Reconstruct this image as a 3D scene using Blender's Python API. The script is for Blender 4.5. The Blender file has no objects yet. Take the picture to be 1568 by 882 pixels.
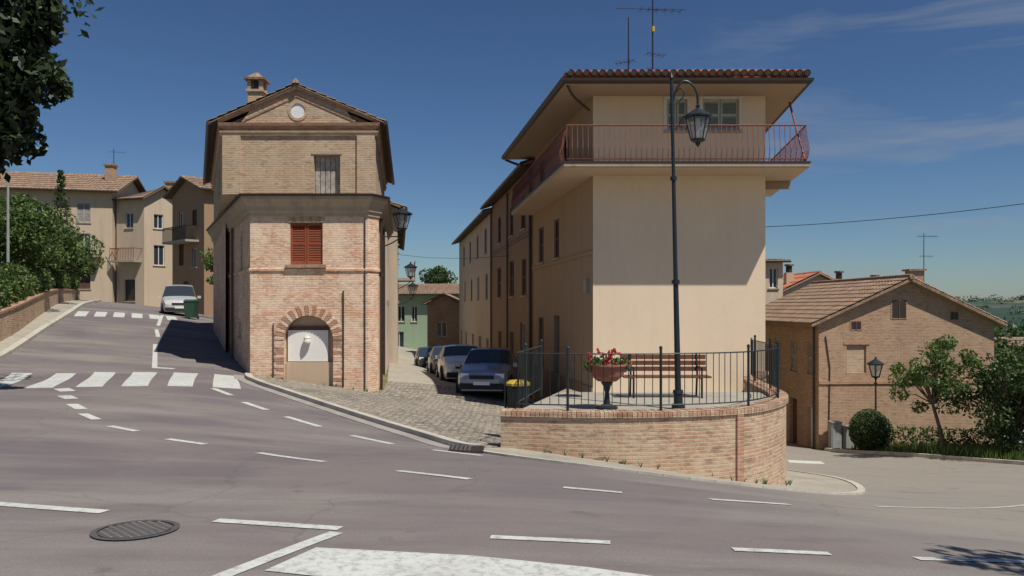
import bpy, math, random
import numpy as np
from mathutils import Vector, geometry
random.seed(7); rng=np.random.default_rng(7)
scene=bpy.context.scene

# ------------------------------------------------------------------ terrain
C=[(0,0,0),(-2.8,5.8,-0.02),(-6,0,0.03),(6,0,0.0),(3.04,5.1,-0.08),(-12.8,20,-0.2),(-7.3,20,-0.18),(-3.4,10.5,-0.3),
(-8.02,24,-0.4),(-6,24,-.68),(-4.2,23.7,-0.94),(-0.77,13.4,-0.75),(-0.2,13.8,-0.78),(4.0,14.0,-1.44),(5.6,16.4,-2.0),(4.1,8,-0.5),
(10.7,18,-2.35),(0,9,-.25),(-0.9,26.5,-1.15),(-5,53,-2.6),(-9,80,-2.8),(-13,100,-2.8),(-13.5,30,0.4),(-17,38,1.07),(-19,44,1.3),(-30,60,2.0),
(-15.7,24,0.1),(13.7,35,-4.68),(22,30,-4.1),(17.6,27,-3.75),(15.4,31.5,-4.26),(30,30,-4.6),(8,28,-3.8),(40,60,-7),(-45,90,2.3),(-30,30,1.2),(-25,15,.5),(-15,5,.2),(20,10,-1.8),(25,0,-1.2),(30,90,-8),(-40,60,2.3),(-30,0,.3)]
CP=np.array(C,float)
def U(r): return np.where(r>1e-9, r*r*np.log(np.maximum(r,1e-9)),0)
nC=len(CP);Dm=np.linalg.norm(CP[:,None,:2]-CP[None,:,:2],axis=2)
Qm=np.c_[np.ones(nC),CP[:,:2]]
Am=np.block([[U(Dm)+np.eye(nC)*0.5,Qm],[Qm.T,np.zeros((3,3))]])
wt=np.linalg.solve(Am,np.r_[CP[:,2],0,0,0])
def sstep(a,b,x):
    t=np.clip((x-a)/(b-a),0,1); return t*t*(3-2*t)
def Hn(x,y):
    x=np.asarray(x,float);y=np.asarray(y,float)
    r=np.hypot(CP[:,0]-x[...,None],CP[:,1]-y[...,None])
    z=np.clip(U(r)@wt[:nC]+wt[nC]+wt[nC+1]*x+wt[nC+2]*y,-9,3.2)
    R=np.hypot(x+2,y-30)
    far=-9-30*sstep(80,500,R)+58*sstep(700,2600,R)+5*np.sin(x/170+1)*np.cos(y/230)*sstep(150,600,R)+ 9*np.sin(x/420+y/300)*sstep(900,2000,R)+4*np.sin(x/95+y/160)*sstep(500,1200,R)
    k=sstep(68,150,R)
    return z*(1-k)+far*k
def G(x,y): return float(Hn(x,y))

# ------------------------------------------------------------------ materials
MATS={}
def nt(name):
    m=bpy.data.materials.new(name); m.use_nodes=True
    t=m.node_tree; b=t.nodes['Principled BSDF']; return m,t,b
def L(t,a,b): t.links.new(a,b)
def noise(t,co,scale,detail=5,rough=.6,dist=0):
    n=t.nodes.new('ShaderNodeTexNoise'); n.inputs['Scale'].default_value=scale; n.inputs['Detail'].default_value=detail
    n.inputs['Roughness'].default_value=rough; n.inputs['Distortion'].default_value=dist
    L(t,co,n.inputs['Vector']); return n.outputs['Fac']
def rampf(t,f,a,b,lo=0,hi=1):
    n=t.nodes.new('ShaderNodeMapRange'); n.inputs[1].default_value=a;n.inputs[2].default_value=b;n.inputs[3].default_value=lo;n.inputs[4].default_value=hi
    L(t,f,n.inputs[0]); return n.outputs[0]
def mix(t,f,a,b,mode='MIX'):
    n=t.nodes.new('ShaderNodeMix'); n.data_type='RGBA'; n.blend_type=mode
    if isinstance(f,(int,float)): n.inputs[0].default_value=f
    else: L(t,f,n.inputs[0])
    for i,c in ((6,a),(7,b)):
        if isinstance(c,tuple): n.inputs[i].default_value=(*c,1)
        else: L(t,c,n.inputs[i])
    return n.outputs[2]
def bump(t,b,h,strength=.3,dist=.02):
    n=t.nodes.new('ShaderNodeBump'); n.inputs['Strength'].default_value=strength; n.inputs['Distance'].default_value=dist
    L(t,h,n.inputs['Height']); L(t,n.outputs[0],b.inputs['Normal'])
def coordn(t,kind='Object'):
    n=t.nodes.new('ShaderNodeTexCoord'); return n.outputs[kind]
def plain(name,c1,c2=None,scale=6,rough=.85,bs=.2,metal=0,c3=None,s3=.6,f3=.6,bd=.01):
    m,t,b=nt(name); co=coordn(t)
    if c2 is None: c2=tuple(x*.8 for x in c1)
    f=rampf(t,noise(t,co,scale,3),.3,.7)
    col=mix(t,f,c1,c2)
    if c3:
        g=rampf(t,noise(t,co,s3,6,.65,.3),.5,.7,0,f3); col=mix(t,g,col,c3)
    L(t,col,b.inputs['Base Color']); b.inputs['Roughness'].default_value=rough; b.inputs['Metallic'].default_value=metal
    if bs>.15: bump(t,b,noise(t,co,scale*5,3),bs,bd)
    MATS[name]=m; return m
def plaster(name,c,stain,streak=.35):
    m,t,b=nt(name); co=coordn(t)
    mp=t.nodes.new('ShaderNodeMapping'); mp.inputs['Scale'].default_value=(2.2,2.2,.22); L(t,co,mp.inputs[0])
    st=rampf(t,noise(t,mp.outputs[0],1.2,6,.7),.48,.75,0,streak)
    big=rampf(t,noise(t,co,.7,4),.35,.7,0,.35)
    fine=rampf(t,noise(t,co,9,5,.7),.3,.75,0,.18)
    col=mix(t,st,c,stain); col=mix(t,big,col,tuple(x*.86 for x in c)); col=mix(t,fine,col,stain)
    L(t,col,b.inputs['Base Color']); b.inputs['Roughness'].default_value=.92
    bump(t,b,noise(t,co,45,3),.25,.006); MATS[name]=m; return m
def brick(name,ca,cb,mortar,pale,dark,w=.27,h=.068,palef=.6,ms=.011,darkf=.65):
    m,t,b=nt(name); uv=coordn(t,'UV'); co=coordn(t)
    n=t.nodes.new('ShaderNodeTexBrick'); L(t,uv,n.inputs['Vector'])
    n.inputs['Scale'].default_value=1; n.inputs['Brick Width'].default_value=w; n.inputs['Row Height'].default_value=h
    n.inputs['Mortar Size'].default_value=ms; n.inputs['Mortar Smooth'].default_value=.3; n.inputs['Bias'].default_value=0
    n.inputs['Color1'].default_value=(*ca,1); n.inputs['Color2'].default_value=(*cb,1); n.inputs['Mortar'].default_value=(*mortar,1)
    p=rampf(t,noise(t,co,1.6,7,.72,.6),.45,.62,0,palef)
    mp=t.nodes.new('ShaderNodeMapping'); mp.inputs['Scale'].default_value=(3.5,3.5,13); L(t,co,mp.inputs[0])
    p2=rampf(t,noise(t,mp.outputs[0],1.3,3,.6),.50,.60,0,palef*.9)
    col=mix(t,p,n.outputs['Color'],pale); col=mix(t,p2,col,pale)
    mp2=t.nodes.new('ShaderNodeMapping'); mp2.inputs['Scale'].default_value=(3.5,3.5,13); mp2.inputs['Location'].default_value=(7,3,5); L(t,co,mp2.inputs[0])
    d=rampf(t,noise(t,mp2.outputs[0],1,3,.6),.55,.68,0,darkf); col=mix(t,d,col,dark)
    d2=rampf(t,noise(t,co,.5,5,.7),.52,.75,0,.4); col=mix(t,d2,col,dark)
    L(t,col,b.inputs['Base Color']); b.inputs['Roughness'].default_value=.93
    s=t.nodes.new('ShaderNodeMath'); s.operation='SUBTRACT'; L(t,noise(t,co,14,4,.7),s.inputs[0]); L(t,n.outputs['Fac'],s.inputs[1])
    bump(t,b,s.outputs[0],.7,.015); MATS[name]=m; return m
def tiles(name,ca,cb,dark):
    m,t,b=nt(name); uv=coordn(t,'UV'); co=coordn(t)
    n=t.nodes.new('ShaderNodeTexBrick'); L(t,uv,n.inputs['Vector']); n.offset=0
    n.inputs['Scale'].default_value=1; n.inputs['Brick Width'].default_value=.22; n.inputs['Row Height'].default_value=.38
    n.inputs['Mortar Size'].default_value=.012; n.inputs['Color1'].default_value=(*ca,1); n.inputs['Color2'].default_value=(*cb,1); n.inputs['Mortar'].default_value=(*dark,1)
    f=rampf(t,noise(t,co,2.5,6,.7),.42,.7,0,.75); col=mix(t,f,n.outputs['Color'],dark)
    L(t,col,b.inputs['Base Color']); b.inputs['Roughness'].default_value=.9
    MATS[name]=m; return m
def foliage_mat(name,c1,c2):
    m,t,b=nt(name); co=coordn(t)
    f=rampf(t,noise(t,co,1.3,3,.7),.35,.65); col=mix(t,f,c1,c2)
    f2=rampf(t,noise(t,co,17,2),.4,.6,0,.5); col=mix(t,f2,col,tuple(x*1.5 for x in c2))
    L(t,col,b.inputs['Base Color']); b.inputs['Roughness'].default_value=.55
    tr=t.nodes.new('ShaderNodeBsdfTranslucent'); L(t,col,tr.inputs[0])
    mx=t.nodes.new('ShaderNodeMixShader'); mx.inputs[0].default_value=.3
    L(t,b.outputs[0],mx.inputs[1]); L(t,tr.outputs[0],mx.inputs[2])
    L(t,mx.outputs[0],t.nodes['Material Output'].inputs[0]); MATS[name]=m; return m

brick('brick_chapel',(.64,.37,.23),(.55,.27,.155),(.68,.56,.43),(.80,.62,.46),(.38,.18,.10),palef=.9,darkf=.5)
brick('brick_upper',(.47,.33,.21),(.40,.26,.155),(.5,.42,.32),(.56,.43,.30),(.26,.17,.11),palef=.65)
brick('brick_terrace',(.48,.27,.16),(.36,.19,.11),(.48,.40,.30),(.55,.43,.30),(.17,.12,.085),palef=.75)
brick('brick_red',(.42,.21,.125),(.34,.155,.09),(.42,.31,.23),(.50,.34,.23),(.22,.12,.08),palef=.4)
brick('brick_house',(.42,.24,.14),(.34,.18,.105),(.45,.36,.27),(.48,.34,.23),(.2,.13,.09),palef=.6)
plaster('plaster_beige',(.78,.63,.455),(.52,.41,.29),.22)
plaster('plaster_shaded',(.40,.285,.175),(.25,.17,.11),.4)  # beige plaster again, shade of the alley side painted into its colour
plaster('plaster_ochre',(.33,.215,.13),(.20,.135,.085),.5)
plaster('plaster_cream',(.64,.53,.40),(.36,.29,.22),.55)
plaster('plaster_grey',(.54,.43,.31),(.32,.26,.2),.6)
plaster('plaster_green',(.32,.42,.29),(.2,.28,.19),.4)
plaster('plaster_white',(.8,.78,.74),(.55,.5,.43),.3)
plaster('plaster_tan',(.55,.41,.29),(.35,.26,.18),.3)
plaster('stone_trim',(.46,.37,.27),(.22,.165,.12),.7)
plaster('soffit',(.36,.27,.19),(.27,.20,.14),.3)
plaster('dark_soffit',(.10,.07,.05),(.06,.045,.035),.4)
plain('white_paint',(.72,.71,.68),(.6,.58,.55),12,.7,.1)
plain('green_shutter',(.42,.46,.42),(.34,.38,.35),8,.6,.05)
plain('red_shutter',(.33,.075,.025),(.24,.055,.02),10,.6,.1)
plain('brown_shutter',(.11,.045,.028),(.08,.035,.022),10,.6,.1)
plain('grey_wood',(.46,.43,.39),(.25,.22,.2),9,.9,.3)
plain('dark_metal',(.02,.024,.026),(.035,.035,.035),15,.45,.1,.3)
plain('lamp_metal',(.03,.042,.048),(.018,.025,.028),15,.45,.1,.4)
plain('rust_metal',(.22,.06,.042),(.15,.045,.033),12,.6,.1)
plain('gutter',(.03,.022,.018),(.045,.028,.022),10,.5,.05)
plain('copper_pipe',(.12,.07,.05),(.08,.05,.04),10,.5,.05)
plain('wood_bench',(.20,.07,.03),(.12,.045,.02),12,.6,.2)
plain('terracotta',(.34,.13,.09),(.26,.10,.07),8,.8,.1)
plain('bark',(.12,.085,.06),(.06,.045,.035),9,.95,.6)
plain('concrete',(.38,.35,.285),(.29,.27,.22),5,.9,.3,c3=(.19,.17,.145))
plain('kerb_stone',(.52,.49,.42),(.40,.375,.32),4,.9,.3,c3=(.25,.23,.2),s3=1.5)
plain('gutter_stone',(.34,.32,.28),(.27,.25,.22),4,.9,.3,c3=(.17,.155,.14),s3=1.5)
plain('tyre',(.015,.015,.016),(.025,.025,.025),20,.8,.1)
plain('alloy',(.45,.45,.46),(.3,.3,.3),20,.35,0,.8)
plain('plastic_green',(.03,.08,.05),(.02,.06,.035),8,.5,.05)
plain('plastic_yellow',(.55,.38,.05),(.4,.28,.04),8,.5,.05)
plain('box_grey',(.33,.34,.33),(.25,.26,.25),5,.6,.05)
plain('white_light',(.8,.8,.78),(.7,.7,.7),5,.2,0)
plain('red_light',(.4,.02,.02),(.3,.02,.02),5,.2,0)
plain('flower_red',(.60,.015,.05),(.45,.01,.04),20,.6,0)
plain('iron_cover',(.06,.06,.06),(.1,.095,.09),30,.7,.3)
plain('grass',(.05,.09,.02),(.10,.14,.035),2.5,1,.6,c3=(.14,.13,.06),s3=.8)
tiles('tile_old',(.38,.25,.165),(.26,.165,.11),(.12,.09,.065))
tiles('tile_red',(.62,.22,.12),(.50,.16,.085),(.30,.12,.07))
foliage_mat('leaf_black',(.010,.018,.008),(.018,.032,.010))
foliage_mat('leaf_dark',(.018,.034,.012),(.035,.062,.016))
foliage_mat('leaf_mid',(.04,.08,.018),(.075,.13,.03))
foliage_mat('leaf_light',(.08,.14,.03),(.13,.18,.04))
m,t,b=nt('glass'); b.inputs['Base Color'].default_value=(.03,.04,.05,1)
f=noise(t,coordn(t),1.5,2); L(t,rampf(t,f,.3,.7,.04,.12),b.inputs['Roughness']); MATS['glass']=m
m,t,b=nt('lantern_glass'); b.inputs['Base Color'].default_value=(.5,.56,.58,1); b.inputs['Roughness'].default_value=.15
b.inputs['Alpha'].default_value=.35; MATS['lantern_glass']=m
def carpaint(name,c):
    m,t,b=nt(name); co=coordn(t); col=mix(t,rampf(t,noise(t,co,3,2),.3,.7),c,tuple(x*.85 for x in c))
    L(t,col,b.inputs['Base Color']); b.inputs['Roughness'].default_value=.28; b.inputs['Metallic'].default_value=.2
    b.inputs['Coat Weight'].default_value=.6; MATS[name]=m
carpaint('paint_white',(.62,.62,.62)); carpaint('paint_silver',(.26,.30,.36)); carpaint('paint_dark',(.03,.035,.045)); carpaint('paint_grey',(.10,.11,.13))
def asphalt(name):
    m,t,b=nt(name); co=coordn(t)
    sp=t.nodes.new('ShaderNodeSeparateXYZ'); L(t,co,sp.inputs[0])
    f=rampf(t,noise(t,co,.22,5,.62,.8),.42,.6)
    col=mix(t,f,(.142,.117,.124),(.185,.160,.150))
    a=t.nodes.new('ShaderNodeMath'); a.operation='MULTIPLY_ADD'; L(t,noise(t,co,.25,4,.6),a.inputs[0]); a.inputs[1].default_value=7; L(t,sp.outputs[0],a.inputs[2])
    g=rampf(t,a.outputs[0],4.6,8.6,0,.85); col=mix(t,g,col,(.30,.275,.22))
    mp=t.nodes.new('ShaderNodeMapping'); mp.inputs['Scale'].default_value=(.2,1.0,1); mp.inputs['Rotation'].default_value=(0,0,.3); L(t,co,mp.inputs[0])
    s=rampf(t,noise(t,mp.outputs[0],.55,6,.62),.48,.64,0,.8); col=mix(t,s,col,(.26,.24,.205))
    s2=rampf(t,noise(t,mp.outputs[0],2.3,6,.7),.55,.72,0,.5); col=mix(t,s2,col,(.09,.074,.08))
    s3=rampf(t,noise(t,co,1.7,5,.6,.4),.64,.72,0,.6); col=mix(t,s3,col,(.075,.062,.065))
    vo=t.nodes.new('ShaderNodeTexVoronoi'); vo.feature='DISTANCE_TO_EDGE'; vo.inputs['Scale'].default_value=.33
    nz=t.nodes.new('ShaderNodeTexNoise'); nz.inputs['Scale'].default_value=1.2; nz.inputs['Detail'].default_value=5; L(t,co,nz.inputs['Vector'])
    ad=t.nodes.new('ShaderNodeMix'); ad.data_type='VECTOR'; ad.inputs[0].default_value=.35; L(t,co,ad.inputs[4]); L(t,nz.outputs['Color'],ad.inputs[5]); L(t,ad.outputs[1],vo.inputs['Vector'])
    ck=rampf(t,vo.outputs['Distance'],.0,.005,.3,0); col=mix(t,ck,col,(.06,.05,.05))
    gr=rampf(t,noise(t,co,60,2,.8),.35,.65,0,.4); col=mix(t,gr,col,(.10,.088,.09))
    gr2=rampf(t,noise(t,co,110,2,.8),.56,.7,0,.45); col=mix(t,gr2,col,(.33,.305,.29))
    L(t,col,b.inputs['Base Color']); b.inputs['Roughness'].default_value=.9
    bump(t,b,noise(t,co,90,3,.8),.5,.006); MATS[name]=m
asphalt('asphalt')
def cobble(name):
    m,t,b=nt(name); co=coordn(t)
    vo=t.nodes.new('ShaderNodeTexVoronoi'); vo.feature='DISTANCE_TO_EDGE'; vo.inputs['Scale'].default_value=6.5; vo.inputs['Randomness'].default_value=.55; L(t,co,vo.inputs['Vector'])
    vc=t.nodes.new('ShaderNodeTexVoronoi'); vc.inputs['Scale'].default_value=6.5; vc.inputs['Randomness'].default_value=.55; L(t,co,vc.inputs['Vector'])
    bw=t.nodes.new('ShaderNodeRGBToBW'); L(t,vc.outputs['Color'],bw.inputs[0])
    col=mix(t,bw.outputs[0],(.16,.142,.12),(.40,.355,.285))
    e=rampf(t,vo.outputs['Distance'],.02,.10,.85,0); col=mix(t,e,col,(.09,.078,.065))
    g=rampf(t,noise(t,co,.6,5),.45,.65,0,.45); col=mix(t,g,col,(.34,.30,.24))
    L(t,col,b.inputs['Base Color']); b.inputs['Roughness'].default_value=.85
    bump(t,b,rampf(t,vo.outputs['Distance'],0,.2),.8,.03); MATS[name]=m
cobble('cobble')
def roadpaint(name):
    m,t,b=nt(name); co=coordn(t)
    f=rampf(t,noise(t,co,14,6,.75),.48,.64,0,.7); f2=rampf(t,noise(t,co,1.4,5,.7),.45,.7,0,.5)
    col=mix(t,f2,(.54,.56,.52),(.38,.38,.35)); col=mix(t,f,col,(.24,.225,.215))
    L(t,col,b.inputs['Base Color']); b.inputs['Roughness'].default_value=.8; MATS[name]=m
roadpaint('road_paint')
def groundmat(name):
    m,t,b=nt(name); co=coordn(t)
    col=mix(t,rampf(t,noise(t,co,.8,5),.4,.6),(.10,.12,.04),(.19,.16,.09))
    fld=t.nodes.new('ShaderNodeTexVoronoi'); fld.inputs['Scale'].default_value=.010; L(t,co,fld.inputs['Vector'])
    bw=t.nodes.new('ShaderNodeRGBToBW'); L(t,fld.outputs['Color'],bw.inputs[0])
    fc=mix(t,rampf(t,bw.outputs[0],.3,.7),(.035,.065,.025),(.17,.16,.08))
    fc=mix(t,rampf(t,noise(t,co,.012,7,.7),.46,.52,0,.9),fc,(.02,.04,.02))
    ln=t.nodes.new('ShaderNodeVectorMath'); ln.operation='LENGTH'; L(t,co,ln.inputs[0])
    col=mix(t,rampf(t,ln.outputs['Value'],90,250),col,fc)
    col=mix(t,rampf(t,ln.outputs['Value'],400,3000,0,.65),col,(.085,.125,.15))  # bluish haze painted into the ground colour with distance
    L(t,col,b.inputs['Base Color']); b.inputs['Roughness'].default_value=1; b.inputs['Specular IOR Level'].default_value=0; MATS[name]=m
groundmat('earth')

# ------------------------------------------------------------------ mesh builder
class MB:
    def __init__(s): s.v=[];s.f=[];s.m=[];s.uv=[];s.names=[]
    def mi(s,n):
        if n not in s.names: s.names.append(n)
        return s.names.index(n)
    def face(s,pts,mat,uv=None):
        i=len(s.v); s.v.extend([tuple(p) for p in pts]); s.f.append(tuple(range(i,i+len(pts)))); s.m.append(s.mi(mat)); s.uv.append(uv)
    def hexa(s,p,mat):
        for a in ((0,3,2,1),(4,5,6,7),(0,1,5,4),(1,2,6,5),(2,3,7,6),(3,0,4,7)): s.face([p[i] for i in a],mat)
    def box(s,x0,x1,y0,y1,z0,z1,mat):
        s.hexa([(x0,y0,z0),(x1,y0,z0),(x1,y1,z0),(x0,y1,z0),(x0,y0,z1),(x1,y0,z1),(x1,y1,z1),(x0,y1,z1)],mat)
    def cyl(s,a,b,r0,r1,mat,n=8,caps=True):
        a=Vector(a);b=Vector(b);d=(b-a).normalized(); u=d.orthogonal().normalized(); w=d.cross(u)
        A=[];B=[]
        for i in range(n):
            q=u*math.cos(2*math.pi*i/n)+w*math.sin(2*math.pi*i/n); A.append(a+q*r0);B.append(b+q*r1)
        for i in range(n):
            j=(i+1)%n; s.face([A[i],A[j],B[j],B[i]],mat)
        if caps:
            s.face(A[::-1],mat); s.face(B,mat)
    def tube(s,path,r,mat,n=6):
        for i in range(len(path)-1): s.cyl(path[i],path[i+1],r if not isinstance(r,list) else r[i],r if not isinstance(r,list) else r[i+1],mat,n)
    def lathe(s,c,prof,mat,n=12,rot=0):
        R=[[(c[0]+r*math.cos(2*math.pi*i/n+rot),c[1]+r*math.sin(2*math.pi*i/n+rot),c[2]+z) for i in range(n)] for r,z in prof]
        for k in range(len(R)-1):
            for i in range(n):
                j=(i+1)%n; s.face([R[k][i],R[k][j],R[k+1][j],R[k+1][i]],mat)
    def build(s,name,parent=None,smooth=False):
        me=bpy.data.meshes.new(name); me.from_pydata(s.v,[],s.f)
        for n in s.names: me.materials.append(MATS[n])
        me.polygons.foreach_set('material_index',s.m)
        uvl=me.uv_layers.new(name='UVMap'); flat=[]
        for f,uv in zip(s.f,s.uv):
            if uv is not None:
                if uv==0: flat.extend([0.0]*(2*len(f))); continue
                for q in uv: flat.extend(q)
                continue
            P=[s.v[i] for i in f]; nx=ny=nz=0
            for i in range(len(P)):
                a=P[i];b=P[(i+1)%len(P)]
                nx+=(a[1]-b[1])*(a[2]+b[2]); ny+=(a[2]-b[2])*(a[0]+b[0]); nz+=(a[0]-b[0])*(a[1]+b[1])
            l=math.hypot(nx,ny)
            if abs(nz)>l*1.5 or l<1e-12:
                for p in P: flat.extend((p[0],p[1]))
            else:
                tx,ty=-ny/l,nx/l
                for p in P: flat.extend((p[0]*tx+p[1]*ty,p[2]))
        uvl.data.foreach_set('uv',flat)
        if smooth: me.polygons.foreach_set('use_smooth',[True]*len(me.polygons))
        me.update()
        o=bpy.data.objects.new(name,me); scene.collection.objects.link(o)
        if parent: o.parent=parent
        return o
def empty(name):
    o=bpy.data.objects.new(name,None); o.empty_display_size=.3; scene.collection.objects.link(o); return o

class Fr:
    """vertical facade frame p0->p1, outward normal on the right hand side"""
    def __init__(s,p0,p1):
        s.p0=p0; dx=p1[0]-p0[0];dy=p1[1]-p0[1]; s.len=math.hypot(dx,dy); s.d=(dx/s.len,dy/s.len); s.n=(s.d[1],-s.d[0])
    def P(s,a,d,z): return (s.p0[0]+s.d[0]*a+s.n[0]*d, s.p0[1]+s.d[1]*a+s.n[1]*d, z)
    def box(s,mb,a0,a1,d0,d1,z0,z1,mat):
        P=s.P; mb.hexa([P(a0,d1,z0),P(a1,d1,z0),P(a1,d0,z0),P(a0,d0,z0),P(a0,d1,z1),P(a1,d1,z1),P(a1,d0,z1),P(a0,d0,z1)],mat)
def fillop(mb,fr,a0,a1,z0,z1,kind,dep):
    w=a1-a0
    if kind.startswith('sh'):
        mat={'shr':'red_shutter','shb':'brown_shutter','shg':'green_shutter','shw':'grey_wood'}[kind]
        dd=-.06; mid=(a0+a1)/2; st=.055
        for l,r in ((a0+.01,mid-.008),(mid+.008,a1-.01)):
            fr.box(mb,l,l+st,dd-.04,dd,z0+.01,z1-.01,mat); fr.box(mb,r-st,r,dd-.04,dd,z0+.01,z1-.01,mat)
            for zz in (z0+.01,(z0+z1)/2-.03,z1-.08): fr.box(mb,l+st,r-st,dd-.04,dd-.002,zz,zz+.07,mat)
            k=int((z1-z0)/.06)
            for i in range(k):
                z=z0+.08+i*(z1-z0-.16)/k
                P=fr.P; mb.face([P(l+st,dd-.005,z),P(r-st,dd-.005,z),P(r-st,dd-.035,z+.045),P(l+st,dd-.035,z+.045)],mat)
            fr.box(mb,l+st,r-st,dd-.05,dd-.045,z0+.05,z1-.05,'gutter')
    elif kind=='win':
        d=-dep+.02; f=.06
        fr.box(mb,a0,a0+f,d-.04,d+.03,z0,z1,'white_paint'); fr.box(mb,a1-f,a1,d-.04,d+.03,z0,z1,'white_paint')
        fr.box(mb,a0+f,a1-f,d-.04,d+.03,z0,z0+f,'white_paint'); fr.box(mb,a0+f,a1-f,d-.04,d+.03,z1-f,z1,'white_paint')
        m=(a0+a1)/2; fr.box(mb,m-.03,m+.03,d-.03,d+.028,z0+f,z1-f,'white_paint')
        P=fr.P; mb.face([P(a0+f,d-.01,z0+f),P(a1-f,d-.01,z0+f),P(a1-f,d-.01,z1-f),P(a0+f,d-.01,z1-f)],'glass')
    elif kind=='door':
        d=-dep+.03; fr.box(mb,a0,a1,d-.04,d,z0,z1,'brown_shutter')
        for k in range(3):
            h=(z1-z0)/3; 
            for l,r in ((a0+.08,(a0+a1)/2-.05),((a0+a1)/2+.05,a1-.08)): fr.box(mb,l,r,d,d+.02,z0+k*h+.08,z0+(k+1)*h-.06,'brown_shutter')
    elif kind=='dark':
        P=fr.P; d=-dep; mb.face([P(a0,d,z0),P(a1,d,z0),P(a1,d,z1),P(a0,d,z1)],'gutter')
    else:
        P=fr.P; d=-dep; mb.face([P(a0,d,z0),P(a1,d,z0),P(a1,d,z1),P(a0,d,z1)],kind)
def wall(mb,fr,z0,z1,ops,mat,dep=.16,a0=0,a1=None,parts=None,sill=True,trim=None):
    if a1 is None: a1=fr.len
    S=sorted(set([a0,a1]+[o[0] for o in ops]+[o[1] for o in ops])); Z=sorted(set([z0,z1]+[o[2] for o in ops]+[o[3] for o in ops]))
    P=fr.P
    for i in range(len(S)-1):
        for j in range(len(Z)-1):
            cs=(S[i]+S[i+1])/2; cz=(Z[j]+Z[j+1])/2
            if any(o[0]<cs<o[1] and o[2]<cz<o[3] for o in ops): continue
            mb.face([P(S[i],0,Z[j]),P(S[i+1],0,Z[j]),P(S[i+1],0,Z[j+1]),P(S[i],0,Z[j+1])],mat)
    for o in ops:
        a,b,c,d=o[:4]; k=o[4]; q=-dep
        mb.face([P(a,0,c),P(a,0,d),P(a,q,d),P(a,q,c)],mat); mb.face([P(b,0,d),P(b,0,c),P(b,q,c),P(b,q,d)],mat)
        mb.face([P(a,0,d),P(b,0,d),P(b,q,d),P(a,q,d)],mat); mb.face([P(b,0,c),P(a,0,c),P(a,q,c),P(b,q,c)],mat)
        fillop(parts or mb,fr,a,b,c,d,k,dep)
        if sill and d-c<1.9: fr.box(parts or mb,a-.08,b+.08,.003,.07,c-.07,c-.004,'stone_trim')
        if trim:
            tm=parts or mb
            fr.box(tm,a-.09,a-.002,.002,.03,c,d+.07,trim); fr.box(tm,b+.002,b+.09,.002,.03,c,d+.07,trim); fr.box(tm,a-.002,b+.002,.002,.028,d+.002,d+.07,trim)
def tile_roof(mb,a,b,c,d,mat,per=.22,amp=.045,row=.4,th=.1,samp=4,under='soffit'):
    a,b,c,d=map(Vector,(a,b,c,d)); n=((b-a).cross(d-a)).normalized()
    if n.z<0: n=-n
    la=max((b-a).length,(c-d).length); ncol=max(4,int(la/per*samp)); sl=((d-a).length+(c-b).length)/2; nr=max(1,int(sl/row))
    for r in range(nr):
        v0=r/nr; v1=(r+1)/nr; lo=[];hi=[]
        for i in range(ncol+1):
            u=i/ncol; off=amp*abs(math.sin(math.pi*u*la/per))
            p=lambda v:(a.lerp(b,u)).lerp(d.lerp(c,u),v)
            lo.append(p(v0)+n*(off+.035)); hi.append(p(v1)+n*(off))
        for i in range(ncol):
            u0=i/ncol*la;u1=(i+1)/ncol*la
            mb.face([lo[i],lo[i+1],hi[i+1],hi[i]],mat,[(u0,v0*sl),(u1,v0*sl),(u1,v1*sl),(u0,v1*sl)])
            if r==0:
                q0=a.lerp(b,i/ncol)-n*.01;q1=a.lerp(b,(i+1)/ncol)-n*.01
                mb.face([q0,q1,lo[i+1],lo[i]],mat)
    D=n*(-.02); E=n*(-th)
    q=[p+E for p in (a,b,c,d)]; r_=[p+D for p in (a,b,c,d)]
    mb.face([q[0],q[3],q[2],q[1]],under)
    for i in range(4):
        j=(i+1)%4
        if (q[i]-q[j]).length>1e-4: mb.face([q[i],q[j],r_[j],r_[i]],'soffit' if mat=='tile_red' else 'tile_old')
def offset_poly(pts,d):
    out=[]
    for i,p in enumerate(pts):
        ns=[]
        for a,b in ((i-1,i),(i,i+1)):
            if a<0 or b>=len(pts): continue
            dx=pts[b][0]-pts[a][0];dy=pts[b][1]-pts[a][1];l=math.hypot(dx,dy); ns.append((dy/l,-dx/l))
        if len(ns)==1: n=ns[0]; k=1
        else:
            n=(ns[0][0]+ns[1][0],ns[0][1]+ns[1][1]); l=math.hypot(*n); n=(n[0]/l,n[1]/l); k=1/max(.3,n[0]*ns[0][0]+n[1]*ns[0][1])
        out.append((p[0]+n[0]*d*k,p[1]+n[1]*d*k))
    return out
def sweep(mb,pts,prof,mats,caps=True):
    rings=[[(x,y,z) for x,y in offset_poly(pts,d)] for d,z in prof]
    for k in range(len(rings)-1):
        mt=mats if isinstance(mats,str) else mats[k]
        for i in range(len(pts)-1):
            mb.face([rings[k][i],rings[k][i+1],rings[k+1][i+1],rings[k+1][i]],mt)
    if caps:
        m0=mats if isinstance(mats,str) else mats[0]
        mb.face([r[0] for r in rings],m0); mb.face([r[-1] for r in rings][::-1],m0)
def catmull(p,n=6):
    q=[p[0]]+list(p)+[p[-1]]; out=[]
    for i in range(1,len(q)-2):
        for k in range(n):
            t=k/n; out.append(tuple(.5*((2*q[i][j])+(-q[i-1][j]+q[i+1][j])*t+(2*q[i-1][j]-5*q[i][j]+4*q[i+1][j]-q[i+2][j])*t*t+(-q[i-1][j]+3*q[i][j]-3*q[i+1][j]+q[i+2][j])*t**3) for j in range(len(q[i]))))
    out.append(tuple(p[-1])); return out
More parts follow.
